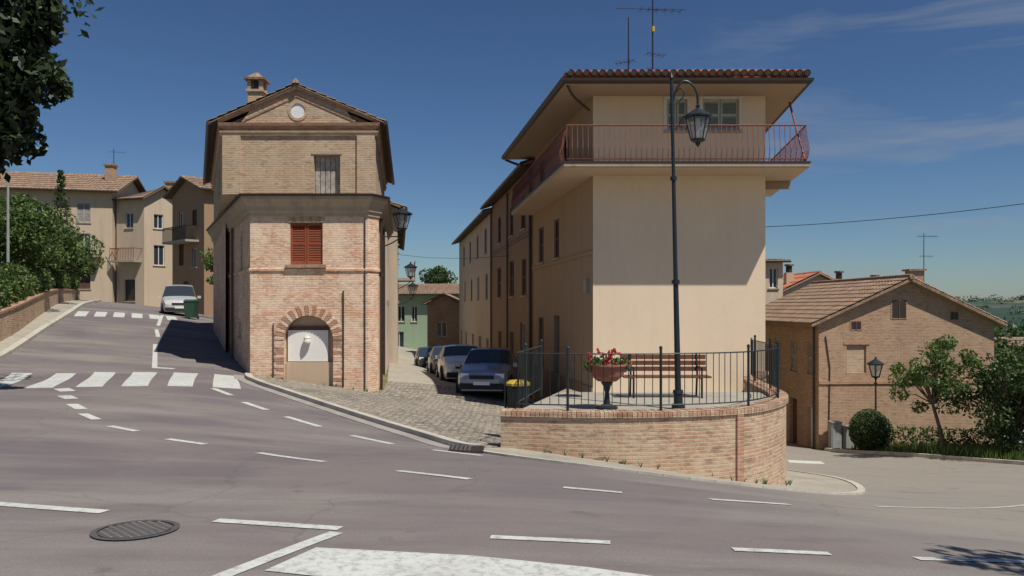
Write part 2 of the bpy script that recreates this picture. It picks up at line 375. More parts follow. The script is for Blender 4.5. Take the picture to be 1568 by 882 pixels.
def resample(p,st):
    out=[p[0]]
    for i in range(len(p)-1):
        l=math.dist(p[i][:2],p[i+1][:2]); k=max(1,int(l/st))
        for j in range(1,k+1): out.append(tuple(p[i][a]+(p[i+1][a]-p[i][a])*j/k for a in range(len(p[i]))))
    return out
def inside(poly,x,y):
    c=False;n=len(poly);j=n-1
    for i in range(n):
        if (poly[i][1]>y)!=(poly[j][1]>y) and x<(poly[j][0]-poly[i][0])*(y-poly[i][1])/(poly[j][1]-poly[i][1])+poly[i][0]: c=not c
        j=i
    return c
def drape(mb,poly,mat,off,sp=.5,zf=None):
    poly=resample(list(poly)+[poly[0]],sp)[:-1]
    xs=[p[0] for p in poly];ys=[p[1] for p in poly]
    vs=[Vector(p[:2]) for p in poly]; nb=len(vs)
    gx=np.arange(math.floor(min(xs)/sp)*sp,max(xs),sp); gy=np.arange(math.floor(min(ys)/sp)*sp,max(ys),sp)
    if len(gx)*len(gy)>1:
        for x in gx:
            for y in gy:
                if inside(poly,x,y): vs.append(Vector((x,y)))
    r=geometry.delaunay_2d_cdt(vs,[(i,(i+1)%nb) for i in range(nb)],[list(range(nb))],1,1e-5)
    V=r[0]; X=np.array([v.x for v in V]);Y=np.array([v.y for v in V]); Z=(Hn(X,Y) if zf is None else zf(X,Y))+off
    for f in r[2]:
        pts=[(X[i],Y[i],Z[i]) for i in f]
        a=(pts[1][0]-pts[0][0])*(pts[2][1]-pts[0][1])-(pts[1][1]-pts[0][1])*(pts[2][0]-pts[0][0])
        mb.face(pts if a>0 else pts[::-1],mat)

# ------------------------------------------------------------------ ground sheet
def axis(lo,hi,st,ext):
    a=list(np.arange(lo,hi+1e-6,st)); d=st
    r=[];x=hi
    while x<ext: d=min(d*1.18,90); x+=d; r.append(x)
    d=st;l=[];x=lo
    while x>-ext: d*=1.25; x-=d; l.append(x)
    return np.array(l[::-1]+a+r)
gx=axis(-34,26,.5,4500); gy=axis(-2,62,.5,4500)
XX,YY=np.meshgrid(gx,gy,indexing='ij'); ZZ=Hn(XX,YY)
me=bpy.data.meshes.new('ground'); nx,ny=XX.shape
vv=np.stack([XX.ravel(),YY.ravel(),ZZ.ravel()],1)
idx=np.arange(nx*ny).reshape(nx,ny)
ff=np.stack([idx[:-1,:-1].ravel(),idx[1:,:-1].ravel(),idx[1:,1:].ravel(),idx[:-1,1:].ravel()],1)
me.from_pydata(vv.tolist(),[],ff.tolist()); me.materials.append(MATS['earth'])
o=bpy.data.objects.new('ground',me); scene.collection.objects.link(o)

LK=catmull([(-12.5,8),(-12.8,14),(-14,19),(-15.7,24),(-17.9,29.7),(-20.9,37.1),(-25,46),(-30.5,58)],5)
CK=catmull([(-7.94,23.6),(-7.3,21.9),(-6.45,20.1),(-5.63,19.08),(-4.17,17.5),(-3.0,16.2),(-1.79,14.75),(-0.9,13.5),(-.55,13.3)],5)
mb=MB()
road=[(-13,-8)]+LK+[(-42,74),(-30,74),(-17,50),(-13.5,37)]+[(-8.1,24.0)]+CK+[(.3,14.2),(3,20),(6,24),(8.5,30),(10.4,36),(12,42),(13.1,42),(13.55,34.3),(14.2,33.2),(15.4,31.5),(17.6,27),(21,21),(28,14),(34,8),(34,-8)]
drape(mb,road,'asphalt',.012,.5); mb.build('road')
mb=MB()
cob=CK+[(-.2,13.9),(.6,15),(2.2,22.2),(1.6,26.5),(-4.2,26.5),(-4.0,24.3),(-4.4,23.9),(-8,23.9)]
drape(mb,cob,'cobble',.03,.5); mb.build('cobbled_pavement')
mb=MB(); drape(mb,[(1.6,26.4),(-5,70),(-9,82),(-14,82),(-9.2,60),(-4.2,26.4)],'concrete',.02,1); mb.build('alley_road')
def kerb(name,line,w,hh,mat='kerb_stone',gap=.0):
    mb=MB(); line=resample(line,.5); A=offset_poly(line,-w/2); B=offset_poly(line,w/2)
    for i in range(len(line)-1):
        t=.008
        lp=lambda a,b,k:(a[0]+(b[0]-a[0])*k,a[1]+(b[1]-a[1])*k)
        p=[lp(A[i],A[i+1],t),lp(B[i],B[i+1],t),lp(B[i],B[i+1],1-t),lp(A[i],A[i+1],1-t)]
        z=[G(*q) for q in p]
        lo=[(q[0],q[1],zz-.1) for q,zz in zip(p,z)]; hi=[(q[0],q[1],zz+hh) for q,zz in zip(p,z)]
        mb.hexa(lo+hi,mat)
    return mb.build(name)
kerb('kerb',CK,.2,.11); kerb('kerb',LK,.22,.14)
kerb('road_gutter',offset_poly(CK,.27),.3,.022,'gutter_stone')
WL=catmull([(-14.2,14),(-15.2,19),(-17.4,26.7),(-20.4,33.7),(-24.3,42),(-29.5,53.5)],5)
mb=MB(); drape(mb,LK[:-1]+[(-29.7,56)]+WL[::-1]+[(-14,8)],'concrete',.1,.6); mb.build('sidewalk')
mb=MB(); RG=[(13.9,34.6),(14.2,33.2),(15.4,31.5),(17.6,27),(21,21),(34,20),(34,40),(22,40),(22,35.5)]
drape(mb,RG,'grass',.05,.7); mb.build('grass_bank')
kerb('kerb',catmull([(13.75,34.3),(14.2,33.2),(15.4,31.5),(17.6,27),(21,21)],4),.18,.14)
def blades(name,poly,n,hgt,mats,off=.03):
    mb=MB(); xs=[p[0] for p in poly];ys=[p[1] for p in poly]; k=0
    P=[]
    while len(P)<n:
        x=random.uniform(min(xs),max(xs));y=random.uniform(min(ys),max(ys))
        if inside(poly,x,y): P.append((x,y))
    Z=Hn(np.array([p[0] for p in P]),np.array([p[1] for p in P]))
    for (x,y),z in zip(P,Z):
        a=random.uniform(0,6.28); h=hgt*random.uniform(.4,1.2); w=.03+.03*random.random(); lx=random.uniform(-.1,.1);ly=random.uniform(-.1,.1)
        c,s=math.cos(a)*w,math.sin(a)*w
        mb.face([(x-c,y-s,z+off),(x+c,y+s,z+off),(x+lx,y+ly,z+off+h)],random.choice(mats),0)
    return mb.build(name)
blades('grass',[(14.3,33.4),(15.5,31.7),(17.7,27.2),(21,23),(24,30),(20,34)],9000,.4,['leaf_mid','leaf_light'])
# weeds in the joint at the foot of the walls
def weeds(name,line,n,hgt=.14):
    mb=MB(); line=resample(line,.3)
    for _ in range(n):
        q=random.choice(line); bx,by=q[0]+random.uniform(-.06,.06),q[1]+random.uniform(-.15,.15); g=G(bx,by)+.03
        for k in range(9):
            a=random.uniform(0,6.28); h=hgt*random.uniform(.3,1); c,s=math.cos(a),math.sin(a)
            mb.face([(bx-s*.012,by+c*.012,g),(bx+s*.012,by-c*.012,g),(bx+c*h*.6,by+s*h*.6,g+h)],random.choice(['leaf_mid','leaf_light']),0)
    mb.build(name)
weeds('weeds',[(0.0,13.7),(1.9,13.4),(3.9,13.85),(5.2,15.0),(5.85,16.5)],26)
weeds('weeds',[(-8.0,23.9),(-4.45,23.9)],9)

mb=MB(); AP=catmull([(-.75,13.15),(0.2,12.3),(1.5,11.7),(3.0,11.7),(4.6,12.5),(6.2,14.2),(7.3,16.5),(7.6,18.6),(6.8,20.2)],4)
drape(mb,AP+[(5.5,20),(5,16),(2,15),(0,14)],'concrete',.03,.4); mb.build('footway')
kerb('kerb',AP,.14,.05)

# ------------------------------------------------------------------ markings
mb=MB(); OF=.018
def stripe(a,b,w,off=OF):
    dx=b[0]-a[0];dy=b[1]-a[1];l=math.hypot(dx,dy);nx_,ny_=-dy/l*w/2,dx/l*w/2
    drape(mb,[(a[0]-nx_,a[1]-ny_),(b[0]-nx_,b[1]-ny_),(b[0]+nx_,b[1]+ny_),(a[0]+nx_,a[1]+ny_)],'road_paint',off,.3)
for a,b,w in [((-4.8,6.97),(-3.44,6.62),.13),((-2.39,6.32),(-1.33,6.06),.12),((-1.33,5.94),(-1.9,4.7),.12),
 ((-.16,5.84),(.72,5.74),.10),((1.59,5.64),(2.28,5.62),.10),((2.89,5.6),(3.9,5.78),.10),
 ((-3.48,10.74),(-2.39,10.0),.12),((-1.34,9.16),(-.46,8.54),.12),((.54,8.22),(1.14,8.12),.12),((2.07,8.18),(3.0,8.46),.12),
 ((-5.09,11.58),(-4.42,11.3),.14),((-6.41,12.48),(-5.81,12.14),.14),((-7.45,13.6),(-6.92,13.06),.16),((-8.25,14.68),(-7.74,14.1),.2),((-9.06,15.84),(-8.64,15.38),.25),((-9.9,17.2),(-9.4,16.6),.3),
 ((-6.9,18.1),(-6.2,17.3),.15),((-5.65,16.5),(-4.95,15.8),.15),((-4.38,15.2),(-3.53,14.4),.15),((-2.8,13.7),(-2.0,13.1),.15),((-1.28,12.75),(-.47,12.3),.15),
 ((-10.9,23.9),(-13.2,29),.15),((-14,31),(-15.2,33.5),.15),((-15.8,35),(-18.3,41),.15),((-10.95,23.9),(-10.3,23.9),.3),
 ((10.4,29.5),(11.6,29.2),1.0),((4.5,9.7),(9,13.6),.08),((9,13.6),(14,17),.08)]:
    stripe(a,b,w)
drape(mb,[(-1.38,5.52),(-.28,5.34),(.49,5.1),(.95,4.9),(1.3,4.5),(-.3,4.6),(-1.58,5.0)],'road_paint',OF,.3)
nl=[(-13.1,17.8),(-12.0,17.9),(-11.0,18.0),(-9.95,18.2),(-9.03,18.4),(-8.12,18.7),(-7.19,19)]
nr=[(-12.6,17.85),(-11.5,17.9),(-10.4,18.1),(-9.4,18.3),(-8.5,18.55),(-7.6,18.85),(-6.6,19.2)]
fl=[(-14.6,20.8),(-13.6,21),(-12.5,21.2),(-11.7,21.7),(-10.7,21.9),(-9.66,22.2),(-8.6,22.5)]
fr_=[(-14.1,20.9),(-13.1,21.1),(-12.0,21.3),(-11.1,21.7),(-10.06,22),(-9.0,22.3),(-8.0,22.5)]
def sh(p,k): return (p[0]+k*-.35,p[1]+k*1.2)
for a,b,c,d in list(zip(nl,nr,fr_,fl))[1:]: drape(mb,[sh(a,-.6),sh(b,-.6),sh(c,.5),sh(d,.5)],'road_paint',OF,.4)
for i in range(7):
    t0=i/7;x=-20.6+4.4*t0;y=35.2+3.6*t0; drape(mb,[(x,y),(x+.38,y+.3),(x-.9,y+3.0),(x-1.3,y+2.7)],'road_paint',OF,.5)
mb.build('road_markings')
def cover(x,y,r):
    mb=MB()
    for rr0,rr1,zz in ((0,r*.88,.004),(r*.88,r*.93,-.004),(r*.93,r*1.08,.006)):
        n=28
        for i in range(n):
            a=2*math.pi*i/n;b=2*math.pi*(i+1)/n
            q=[(x+rr*math.cos(t),y+rr*math.sin(t),G(x+rr*math.cos(t),y+rr*math.sin(t))+.018+zz) for rr,t in ((rr0,a),(rr1,a),(rr1,b),(rr0,b))]
            if rr0==0: q=q[1:]
            mb.face(q,'iron_cover')
    for i in range(-6,7):
        for j in range(-6,7):
            px=x+i*r*.13;py=y+j*r*.13
            if math.hypot(px-x,py-y)<r*.83 and (i+j)%2==0:
                g=G(px,py)+.022; mb.box(px-r*.04,px+r*.04,py-r*.04,py+r*.04,g,g+.006,'asphalt')
    mb.build('manhole_cover')
cover(-2.88,6.0,.29)
def grate(x,y):
    mb=MB()
    for i in range(7):
        px=x+i*.07; g=G(px,y)+.035; mb.box(px,px+.04,y,y+.45,g,g+.01,'iron_cover')
    g=G(x,y)+.02; mb.box(x-.04,x+.53,y-.04,y+.49,g-.1,g+.004,'gutter'); mb.build('drain_grate')
grate(-1.0,12.75)

# ------------------------------------------------------------------ brick corner house (left)
E=empty('brick_corner_house'); mb=MB(); tr=MB(); B='brick_chapel'
zb=-2.5; zt=4.9
PL=[(-13.3,35),(-8.02,24),(-4.42,24),(-4.17,24.5),(-5.8,36)]
fL=Fr(PL[0],PL[1]); fF=Fr(PL[1],PL[2]); fC=Fr(PL[2],PL[3]); fR=Fr(PL[3],PL[4])
wall(mb,fL,zb,zt,[(fL.len-2.4,fL.len-1.9,2.95,4.2,'dark'),(fL.len-2.9,fL.len-2.4,.7,1.2,'dark'),(fL.len-7,fL.len-6.2,3,4.2,'shb')],B,.2,parts=tr)
wall(mb,fC,zb,zt,[],B)
wall(mb,fR,zb,zt,[(2.2,2.9,2.0,3.9,'shb')],B,.2,parts=tr)
fR2=Fr(fR.P(4.2,.16,0)[:2],fR.P(fR.len+.3,.16,0)[:2])
wall(mb,fR2,zb,4.45,[(1.2,2.0,2.0,3.5,'shb'),(4.5,5.3,2.0,3.5,'win'),(1.0,1.9,-1.6,.5,'door'),(4.4,5.3,-1.6,.5,'door')],'plaster_cream',.14,parts=tr)
mb.face([fR.P(4.2,.16,zb),fR.P(4.2,.0,zb),fR.P(4.2,0,4.45),fR.P(4.2,.16,4.45)],'plaster_cream')
a0,a1,cx,rr,zs=1.04,2.54,1.79,.75,.69
wall(mb,fF,zb,zt,[(1.22,2.22,3.0,4.28,'shr'),(a0,a1,-1.6,1.44,'plaster_tan')],B,.3,parts=tr,sill=False)
P=fF.P; N=16
arc=[(cx-rr*math.cos(math.pi*i/N),zs+rr*math.sin(math.pi*i/N)) for i in range(N+1)]
for i in range(N):
    (s0,z0),(s1,z1)=arc[i],arc[i+1]
    mb.face([P(s0,0,z0),P(s1,0,z1),P(s1,0,1.44),P(s0,0,1.44)],B)
    mb.face([P(s0,0,z0),P(s0,-.298,z0),P(s1,-.298,z1),P(s1,0,z1)],'brick_red')
for i in range(24):
    t0=math.pi*i/24+.012;t1=math.pi*(i+1)/24-.012; r0=rr+.004; r1=rr+.28+.03*(i%2)
    q=[(cx-r*math.cos(t),zs+r*math.sin(t)) for r,t in ((r0,t0),(r1,t0),(r1,t1),(r0,t1))]
    tr.hexa([P(s,-.02,z) for s,z in q]+[P(s,.02,z) for s,z in q],'brick_red' if i%2 else B)
for k in range(17):
    for sx in (a0-.24,a1+.004):
        ex=.06*(k%2); z=-1.1+k*.104
        fF.box(tr,sx-(ex if sx<1 else 0),sx+.236+(ex if sx>1 else 0),-.02,.014,z,z+.092,'brick_red' if random.random()<.5 else B)
for i in range(9):
    t=(i-4)/4; s=1.72+t*.48; s2=1.72+t*.62
    q=[(s-.045,4.29),(s+.045,4.29),(s2+.058,4.62),(s2-.058,4.62)]
    tr.hexa([P(a,-.02,z) for a,z in q]+[P(a,.02,z) for a,z in q],'brick_red' if i%2 else 'brick_upper')
fF.box(tr,1.1,2.34,.003,.1,2.9,2.99,'brick_red')
fF.box(tr,a0+.06,a1-.2,-.28,-.2,.02,.98,'plaster_white'); fF.box(tr,a0+.02,a1-.02,-.29,-.16,-1.4,.0,'plaster_tan')
fF.box(tr,a0,a1,-.295,-.22,1.0,1.1,'brown_shutter')
hd=MB(); hc=P(1.72,-.1,.62); hd.lathe(hc,[(0,-.14),(.05,-.12),(.07,-.07),(.11,-.03),(.12,.02),(.10,.09),(.11,.12),(.08,.18),(0,.2)],'white_paint',10); hd.cyl((hc[0],hc[1],hc[2]-.02),(hc[0],hc[1]-.12,hc[2]-.02),.05,.02,'plastic_yellow',8); hd.build('niche_bust',E,True)
sweep(tr,PL,[(.003,2.78),(.04,2.80),(.05,2.87),(.003,2.89)],B)
sweep(tr,PL,[(.003,4.46),(.04,4.48),(.05,4.58),(.10,4.62),(.12,4.76),(.22,4.93),(.27,4.96),(.28,5.06),(.34,5.07),(.35,5.13),(.0,5.17)],['stone_trim']*7+['gutter']*2+['tile_old'])
mb.face([P_+(5.15,) for P_ in [tuple(p) for p in PL]],'tile_old')
dp=MB()
def pipe(fr,s,z0,z1,r=.04,mat='copper_pipe',d=.08): dp.cyl(fr.P(s,d,z0),fr.P(s,d,z1),r,r,mat,8)
pipe(fF,.72,-.6,1.2,.018,'copper_pipe',.03); pipe(fF,2.86,-.75,2.2,.022,'gutter',.03); pipe(fR,.25,-1.2,4.5,.045,'gutter'); pipe(fL,fL.len-4.2,-.4,4.5,.05); pipe(fR,4.0,-1.3,4.5,.05,'gutter')
pipe(fF,3.52,-.8,4.4,.018,'gutter',.03)
dp.build('drainpipes',E,True)
UP=[(-13.7,36),(-9.02,24.4),(-4.25,24.4),(-5.86,36)]
gL=Fr(UP[0],UP[1]);gF=Fr(UP[1],UP[2]);gR=Fr(UP[2],UP[3]); Bu='brick_upper'
ze=7.3
wall(mb,gL,5.16,ze,[(gL.len-4,gL.len-3.2,5.6,6.6,'shb')],Bu); wall(mb,gR,5.16,ze,[(3,3.8,5.6,6.6,'shb'),(7,7.8,5.6,6.6,'shb')],Bu)
wall(mb,Fr((-13.72,36),(-10.6,29.0)),zb,5.16,[],B); 
wall(mb,gF,5.16,ze,[(2.84,3.67,5.24,6.44,'grey_wood')],Bu,.22,parts=tr,sill=False)
gF.box(tr,2.78,3.73,.003,.02,6.45,6.52,'stone_trim')
for k in range(5): gF.box(tr,2.86+k*.16,2.99+k*.16,-.215,-.19,5.25,6.43-.03*(k%2),'grey_wood')
mb.face([(p[0],p[1],5.16) for p in UP],'stone_trim')
for s0,s1 in ((.02,.58),(4.2,4.75)): gF.box(tr,s0,s1,.003,.06,5.2,7.04,Bu)
sweep(tr,UP,[(.003,7.02),(.06,7.03),(.07,7.09),(.09,7.11),(.10,7.16),(.04,7.18)],'brick_upper')
sweep(tr,UP,[(.003,7.24),(.07,7.25),(.08,7.31),(.12,7.33),(.14,7.41),(.003,7.43)],'brick_red')
gx0,gx1,rx=-9.02,-4.25,-6.7; zp=8.42
n=24; oc=(-6.66,7.80); ro=.23
def topz(x): return 7.44+(zp-7.44)*(x-gx0)/(rx-gx0) if x<rx else 7.44+(zp-7.44)*(gx1-x)/(gx1-rx)
y0=24.4
outer=[]
for i in range(n):
    a=2*math.pi*i/n; dx,dz=math.cos(a),math.sin(a); t=.001
    while True:
        x=oc[0]+dx*t; z=oc[1]+dz*t
        if z<7.3 or x<gx0 or x>gx1 or z>topz(x): break
        t+=.01
    outer.append((x,z))
for i in range(n):
    j=(i+1)%n; a=2*math.pi*i/n; b_=2*math.pi*j/n
    p0=(oc[0]+ro*math.cos(a),oc[1]+ro*math.sin(a)); p1=(oc[0]+ro*math.cos(b_),oc[1]+ro*math.sin(b_))
    mb.face([(p0[0],y0,p0[1]),(outer[i][0],y0,outer[i][1]),(outer[j][0],y0,outer[j][1]),(p1[0],y0,p1[1])],Bu)
    mb.face([(p0[0],y0,p0[1]),(p1[0],y0,p1[1]),(p1[0],y0+.2,p1[1]),(p0[0],y0+.2,p0[1])],'stone_trim')
    ra=ro+.08
    p2=(oc[0]+ra*math.cos(a),oc[1]+ra*math.sin(a)); p3=(oc[0]+ra*math.cos(b_),oc[1]+ra*math.sin(b_))
    tr.hexa([(q[0],y0+.01,q[1]) for q in (p0,p2,p3,p1)]+[(q[0],y0-.02,q[1]) for q in (p0,p2,p3,p1)],Bu)
tr.face([(oc[0]+ro*math.cos(2*math.pi*i/n),y0+.01,oc[1]+ro*math.sin(2*math.pi*i/n)) for i in range(n)],'white_light')
mb.face([(gx0,y0+.21,7.4),(gx1,y0+.21,7.4),(rx,y0+.21,zp)],Bu)
for (xa,za,xb,zb_) in ((gx0-.12,7.40,rx,zp),(rx,zp,gx1+.12,7.40)):
    for (o1,o2,yy,mt) in ((0,.07,.05,'brick_red'),(.07,.15,.09,'brick_upper')):
        tr.hexa([(xa,y0-.001,za+o1),(xb,y0-.001,zb_+o1),(xb,y0-yy,zb_+o1),(xa,y0-yy,za+o1),(xa,y0-.001,za+o2),(xb,y0-.001,zb_+o2),(xb,y0-yy,zb_+o2),(xa,y0-yy,za+o2)],mt)
for (xa,za,xb,zb_) in ((gx0+.62,7.45,rx,8.24),(rx,8.24,gx1-.62,7.45)):
    tr.hexa([(xa,y0-.002,za),(xb,y0-.002,zb_),(xb,y0-.025,zb_),(xa,y0-.025,za),(xa,y0-.002,za+.05),(xb,y0-.002,zb_+.05),(xb,y0-.025,zb_+.05),(xa,y0-.025,za+.05)],'brick_red')
mb.build('walls',E); tr.build('trim_and_openings',E)
rf=MB(); xl=-9.40; xr=-3.92; yb=36.3; zr=zp+.2; ze2=7.44; yf=24.27
xlb=-14.25; xrb=-5.5; rb=(-9.8)
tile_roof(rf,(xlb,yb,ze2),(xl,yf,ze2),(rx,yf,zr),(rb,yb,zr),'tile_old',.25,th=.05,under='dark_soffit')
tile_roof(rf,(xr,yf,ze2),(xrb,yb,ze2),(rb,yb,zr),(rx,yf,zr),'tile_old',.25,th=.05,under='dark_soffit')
rf.tube([(xl,yf,ze2-.03),(xlb,yb,ze2-.03)],.07,'gutter',8); rf.tube([(xr,yf,ze2-.03),(xrb,yb,ze2-.03)],.07,'gutter',8)
rf.tube([(rx,yf,zr+.03),(rb,yb,zr+.03)],.09,'tile_old',8)
rf.lathe((rx,yf,zr),[(.12,0),(.09,.08),(.03,.14),(0,.17)],'tile_old',8)
rf.build('roof',E)
ch=MB(); cx_,cy_=-8.78,27.0
ch.box(cx_-.24,cx_+.24,cy_-.24,cy_+.24,7.4,9.05,Bu); ch.box(cx_-.30,cx_+.30,cy_-.30,cy_+.30,9.052,9.13,'stone_trim')
for sx in (-1,1):
    for sy in (-1,1): ch.box(cx_+sx*.2-.06,cx_+sx*.2+.06,cy_+sy*.2-.06,cy_+sy*.2+.06,9.132,9.46,Bu)
ch.box(cx_-.05,cx_+.05,cy_-.2,cy_+.2,9.132,9.46,'gutter')
ch.box(cx_-.36,cx_+.36,cy_-.36,cy_+.36,9.462,9.53,'tile_old'); ch.lathe((cx_,cy_,9.532),[(.44,0),(.2,.14),(.08,.22),(0,.23)],'tile_old',4,math.pi/4)
ch.build('chimney',E)

def lantern(mb,x,y,zt_,h,w):
    g='lamp_metal'
    mb.lathe((x,y,zt_),[(0,0),(.04*w,-.03*h),(.10*w,-.06*h),(.06*w,-.1*h),(.18*w,-.15*h),(.62*w,-.30*h),(.62*w,-.33*h),(.5*w,-.34*h)],g,8)
    n=6; top=[(x+.5*w*math.cos(2*math.pi*i/n),y+.5*w*math.sin(2*math.pi*i/n),zt_-.34*h) for i in range(n)]
    bot=[(x+.28*w*math.cos(2*math.pi*i/n),y+.28*w*math.sin(2*math.pi*i/n),zt_-.82*h) for i in range(n)]
    for i in range(n):
        j=(i+1)%n; mb.face([bot[i],bot[j],top[j],top[i]],'lantern_glass'); mb.cyl(bot[i],top[i],.03*w,.03*w,g,4); mb.cyl(bot[i],bot[j],.03*w,.03*w,g,4); mb.cyl(top[i],top[j],.035*w,.035*w,g,4)
    mb.lathe((x,y,zt_-.82*h),[(.3*w,0),(.28*w,-.03*h),(.1*w,-.08*h),(.1*w,-.11*h),(.04*w,-.15*h),(0,-.18*h)],g,8)
    mb.cyl((x,y,zt_-.35*h),(x,y,zt_-.6*h),.08*w,.12*w,'white_light',6)
def bracket_lantern(fr,s,z,arm,sc):
    mb=MB(); P=fr.P
    pts=[P(s,0,z-.5*sc),P(s,arm*.5,z-.35*sc),P(s,arm,z-.1*sc),P(s,arm,z+.02)]
    mb.tube(catmull(pts,5),.022,'lamp_metal'); mb.tube([P(s,0,z-.12*sc),P(s,arm,z-.1*sc)],.02,'lamp_metal'); mb.cyl(P(s,.0,z-.7*sc),P(s,.0,z),.035,.035,'lamp_metal')
    q=P(s,arm,0); lantern(mb,q[0],q[1],z+1.0*sc,1.0*sc,.62*sc); mb.build('wall_lantern',None)
bracket_lantern(fR,1.6,4.15,.72,.95)

# ------------------------------------------------------------------ beige corner house
E=empty('plastered_corner_house'); mb=MB(); tr=MB()
H0=(0.84,31.9);H1=(2.305,22.3);H2=(7.21,22.3);H3=(8.6,33)
hL=Fr(H0,H1);hF=Fr(H1,H2);hR=Fr(H2,H3)
sy=lambda Y:(31.9-Y)/9.6*hL.len
opsL=[(sy(27.7),sy(26.85),3.4,4.75,'shb'),(sy(30.6),sy(29.6),3.4,4.75,'shb'),(sy(27.7),sy(26.8),-1.5,1.4,'door'),(sy(30.6),sy(29.6),-1.3,1.3,'shb'),(sy(26.3),sy(25.4),5.66,7.3,'shb'),(sy(30.4),sy(29.4),5.66,7.3,'shb')]
wall(mb,hL,-2.5,7.85,opsL,'plaster_shaded',.2,parts=tr)
wall(mb,hF,-1.6,7.85,[(2.1,2.68,6.72,7.62,'shg'),(3.12,4.15,6.72,7.62,'shg')],'plaster_beige',.12,parts=tr,sill=True,trim='white_paint')
wall(mb,hR,-5,7.85,[(2,3,5.7,7.5,'shg'),(2,3,2.5,4,'shg'),(6,7,2.5,4,'shg')],'plaster_beige',.15,parts=tr)
mb.face([(H0[0],H0[1],-3),(H0[0],H0[1],7.85),(H3[0],H3[1],7.85),(H3[0],H3[1],-3)],'plaster_beige')
hL.box(tr,0,hL.len-.01,.003,.05,3.2,3.3,'plaster_shaded')
hL.box(tr,hL.len-.75,hL.len-.45,.003,.1,2.1,2.5,'box_grey'); hL.box(tr,0,hL.len,.003,.04,-2,-.6,'plaster_ochre')
mb.build('walls',E); 
BP=[(0.0,31.9),(1.42,21.0),(7.95,21.0),(8.75,26.5)]
bl=MB()
def slab(poly,z0,z1,mt,mb_,under='soffit'):
    mb_.face([(p[0],p[1],z1) for p in poly],mt); mb_.face([(p[0],p[1],z0) for p in poly][::-1],under)
    for i in range(len(poly)):
        j=(i+1)%len(poly); mb_.face([(poly[i][0],poly[i][1],z0),(poly[j][0],poly[j][1],z0),(poly[j][0],poly[j][1],z1),(poly[i][0],poly[i][1],z1)],mt)
for q in ([BP[0],BP[1],(2.30,22.295),(.835,31.9)],[BP[1],BP[2],(7.215,22.295),(2.30,22.295)],[BP[2],BP[3],(7.76,26.5),(7.215,22.295)]): slab(q,5.43,5.56,'plaster_tan',bl,'plaster_tan')
sweep(bl,BP,[(.0,5.44),(.03,5.47),(.03,5.55),(.05,5.56),(.05,5.6),(-.1,5.605)],['stone_trim']*2+['gutter']*3)
bl.build('balcony_slab',E)
rl=MB()
RL=offset_poly(BP,-.06)
for z in (5.68,6.58): rl.tube([(p[0],p[1],z) for p in RL],.022 if z>6 else .015,'rust_metal',6)
rs=resample(RL,.14)
for i,p in enumerate(rs):
    if i<len(rs)-1: d=(rs[i+1][0]-p[0],rs[i+1][1]-p[1])
    l=math.hypot(*d); n_=(d[1]/l,-d[0]/l)
    bz=[(5.6,0),(5.75,.06),(5.95,.09),(6.2,.04),(6.58,0)]
    rl.tube([(p[0]+n_[0]*q,p[1]+n_[1]*q,z) for z,q in bz],.011,'rust_metal',4)
rl.build('balcony_railing',E)
tr.tube([(7.9,21.1,5.62),(8.0,22.6,7.6)],.03,'rust_metal',6)
hR.box(tr,1.0,1.12,0,.9,5.2,5.42,'soffit')
tr.build('trim_and_openings',E)
EV=[(-0.32,31.9),(1.42,21.0),(7.95,21.0),(9.4,33)]
rf=MB(); ez=7.88; rg0=(4.5,25.0,8.95); rg1=(4.3,32,8.95)
tile_roof(rf,(EV[1][0],EV[1][1],ez),(EV[2][0],EV[2][1],ez),rg0,rg0,'tile_red',.21,.075,th=.08,samp=6)
tile_roof(rf,(EV[0][0],EV[0][1],ez),(EV[1][0],EV[1][1],ez),rg0,rg1,'tile_red',.21,.06,th=.08,samp=3)
tile_roof(rf,(EV[2][0],EV[2][1],ez),(EV[3][0],EV[3][1],ez),rg1,rg0,'tile_red',.21,.06,th=.08,samp=3)
k=int((EV[2][0]-EV[1][0])/.21)
for i in range(k):
    x=EV[1][0]+.14+i*.21
    rf.cyl((x,20.86,ez+.05),(x,21.5,ez+.24),.098,.085,'tile_red' if i%5 else 'tile_old',10,False)
    rf.cyl((x,20.855,ez+.05),(x,20.87,ez+.054),.075,.075,'dark_soffit',8)
inn=[(.86,31.9),(2.32,22.32),(7.2,22.32),(8.59,33)]
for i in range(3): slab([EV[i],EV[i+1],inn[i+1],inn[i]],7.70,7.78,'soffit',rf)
sweep(rf,EV,[(0.0,7.68),(.06,7.70),(.11,7.74),(.12,7.81),(.09,7.815),(.0,7.79)],'gutter')
rf.build('roof',E)
dp=MB()
dp.tube(catmull([(1.5,21.2,7.7),(1.7,21.6,7.5),(2.2,22.3,7.3)],4),.035,'gutter'); dp.tube([hL.P(0.0,.1,7.4),hL.P(0.0,.1,-1.2)],.05,'gutter',8)
dp.tube(catmull([hL.P(-.2,1.1,7.7),hL.P(-.1,.6,7.5),hL.P(0,.1,7.4)],4),.05,'gutter',8); dp.build('drainpipes',E,True)
an=MB()
def antenna(mb,x,y,z0,z1,arms,r=.02):
    mb.cyl((x,y,z0),(x,y,z1),r,r*.7,'dark_metal',6)
    for z,l,k,ang in arms:
        c,s=math.cos(ang),math.sin(ang); mb.cyl((x-c*l*.3,y-s*l*.3,z),(x+c*l*.7,y+s*l*.7,z),.01,.01,'dark_metal',4)
        for i in range(k):
            t=-.3+i/(k-1); px,py=x+c*l*t,y+s*l*t; h=.22
            mb.cyl((px+s*h,py-c*h,z+.0),(px-s*h,py+c*h,z),.006,.006,'dark_metal',4); mb.cyl((px,py,z-.1),(px,py,z+.1),.006,.006,'dark_metal',4)
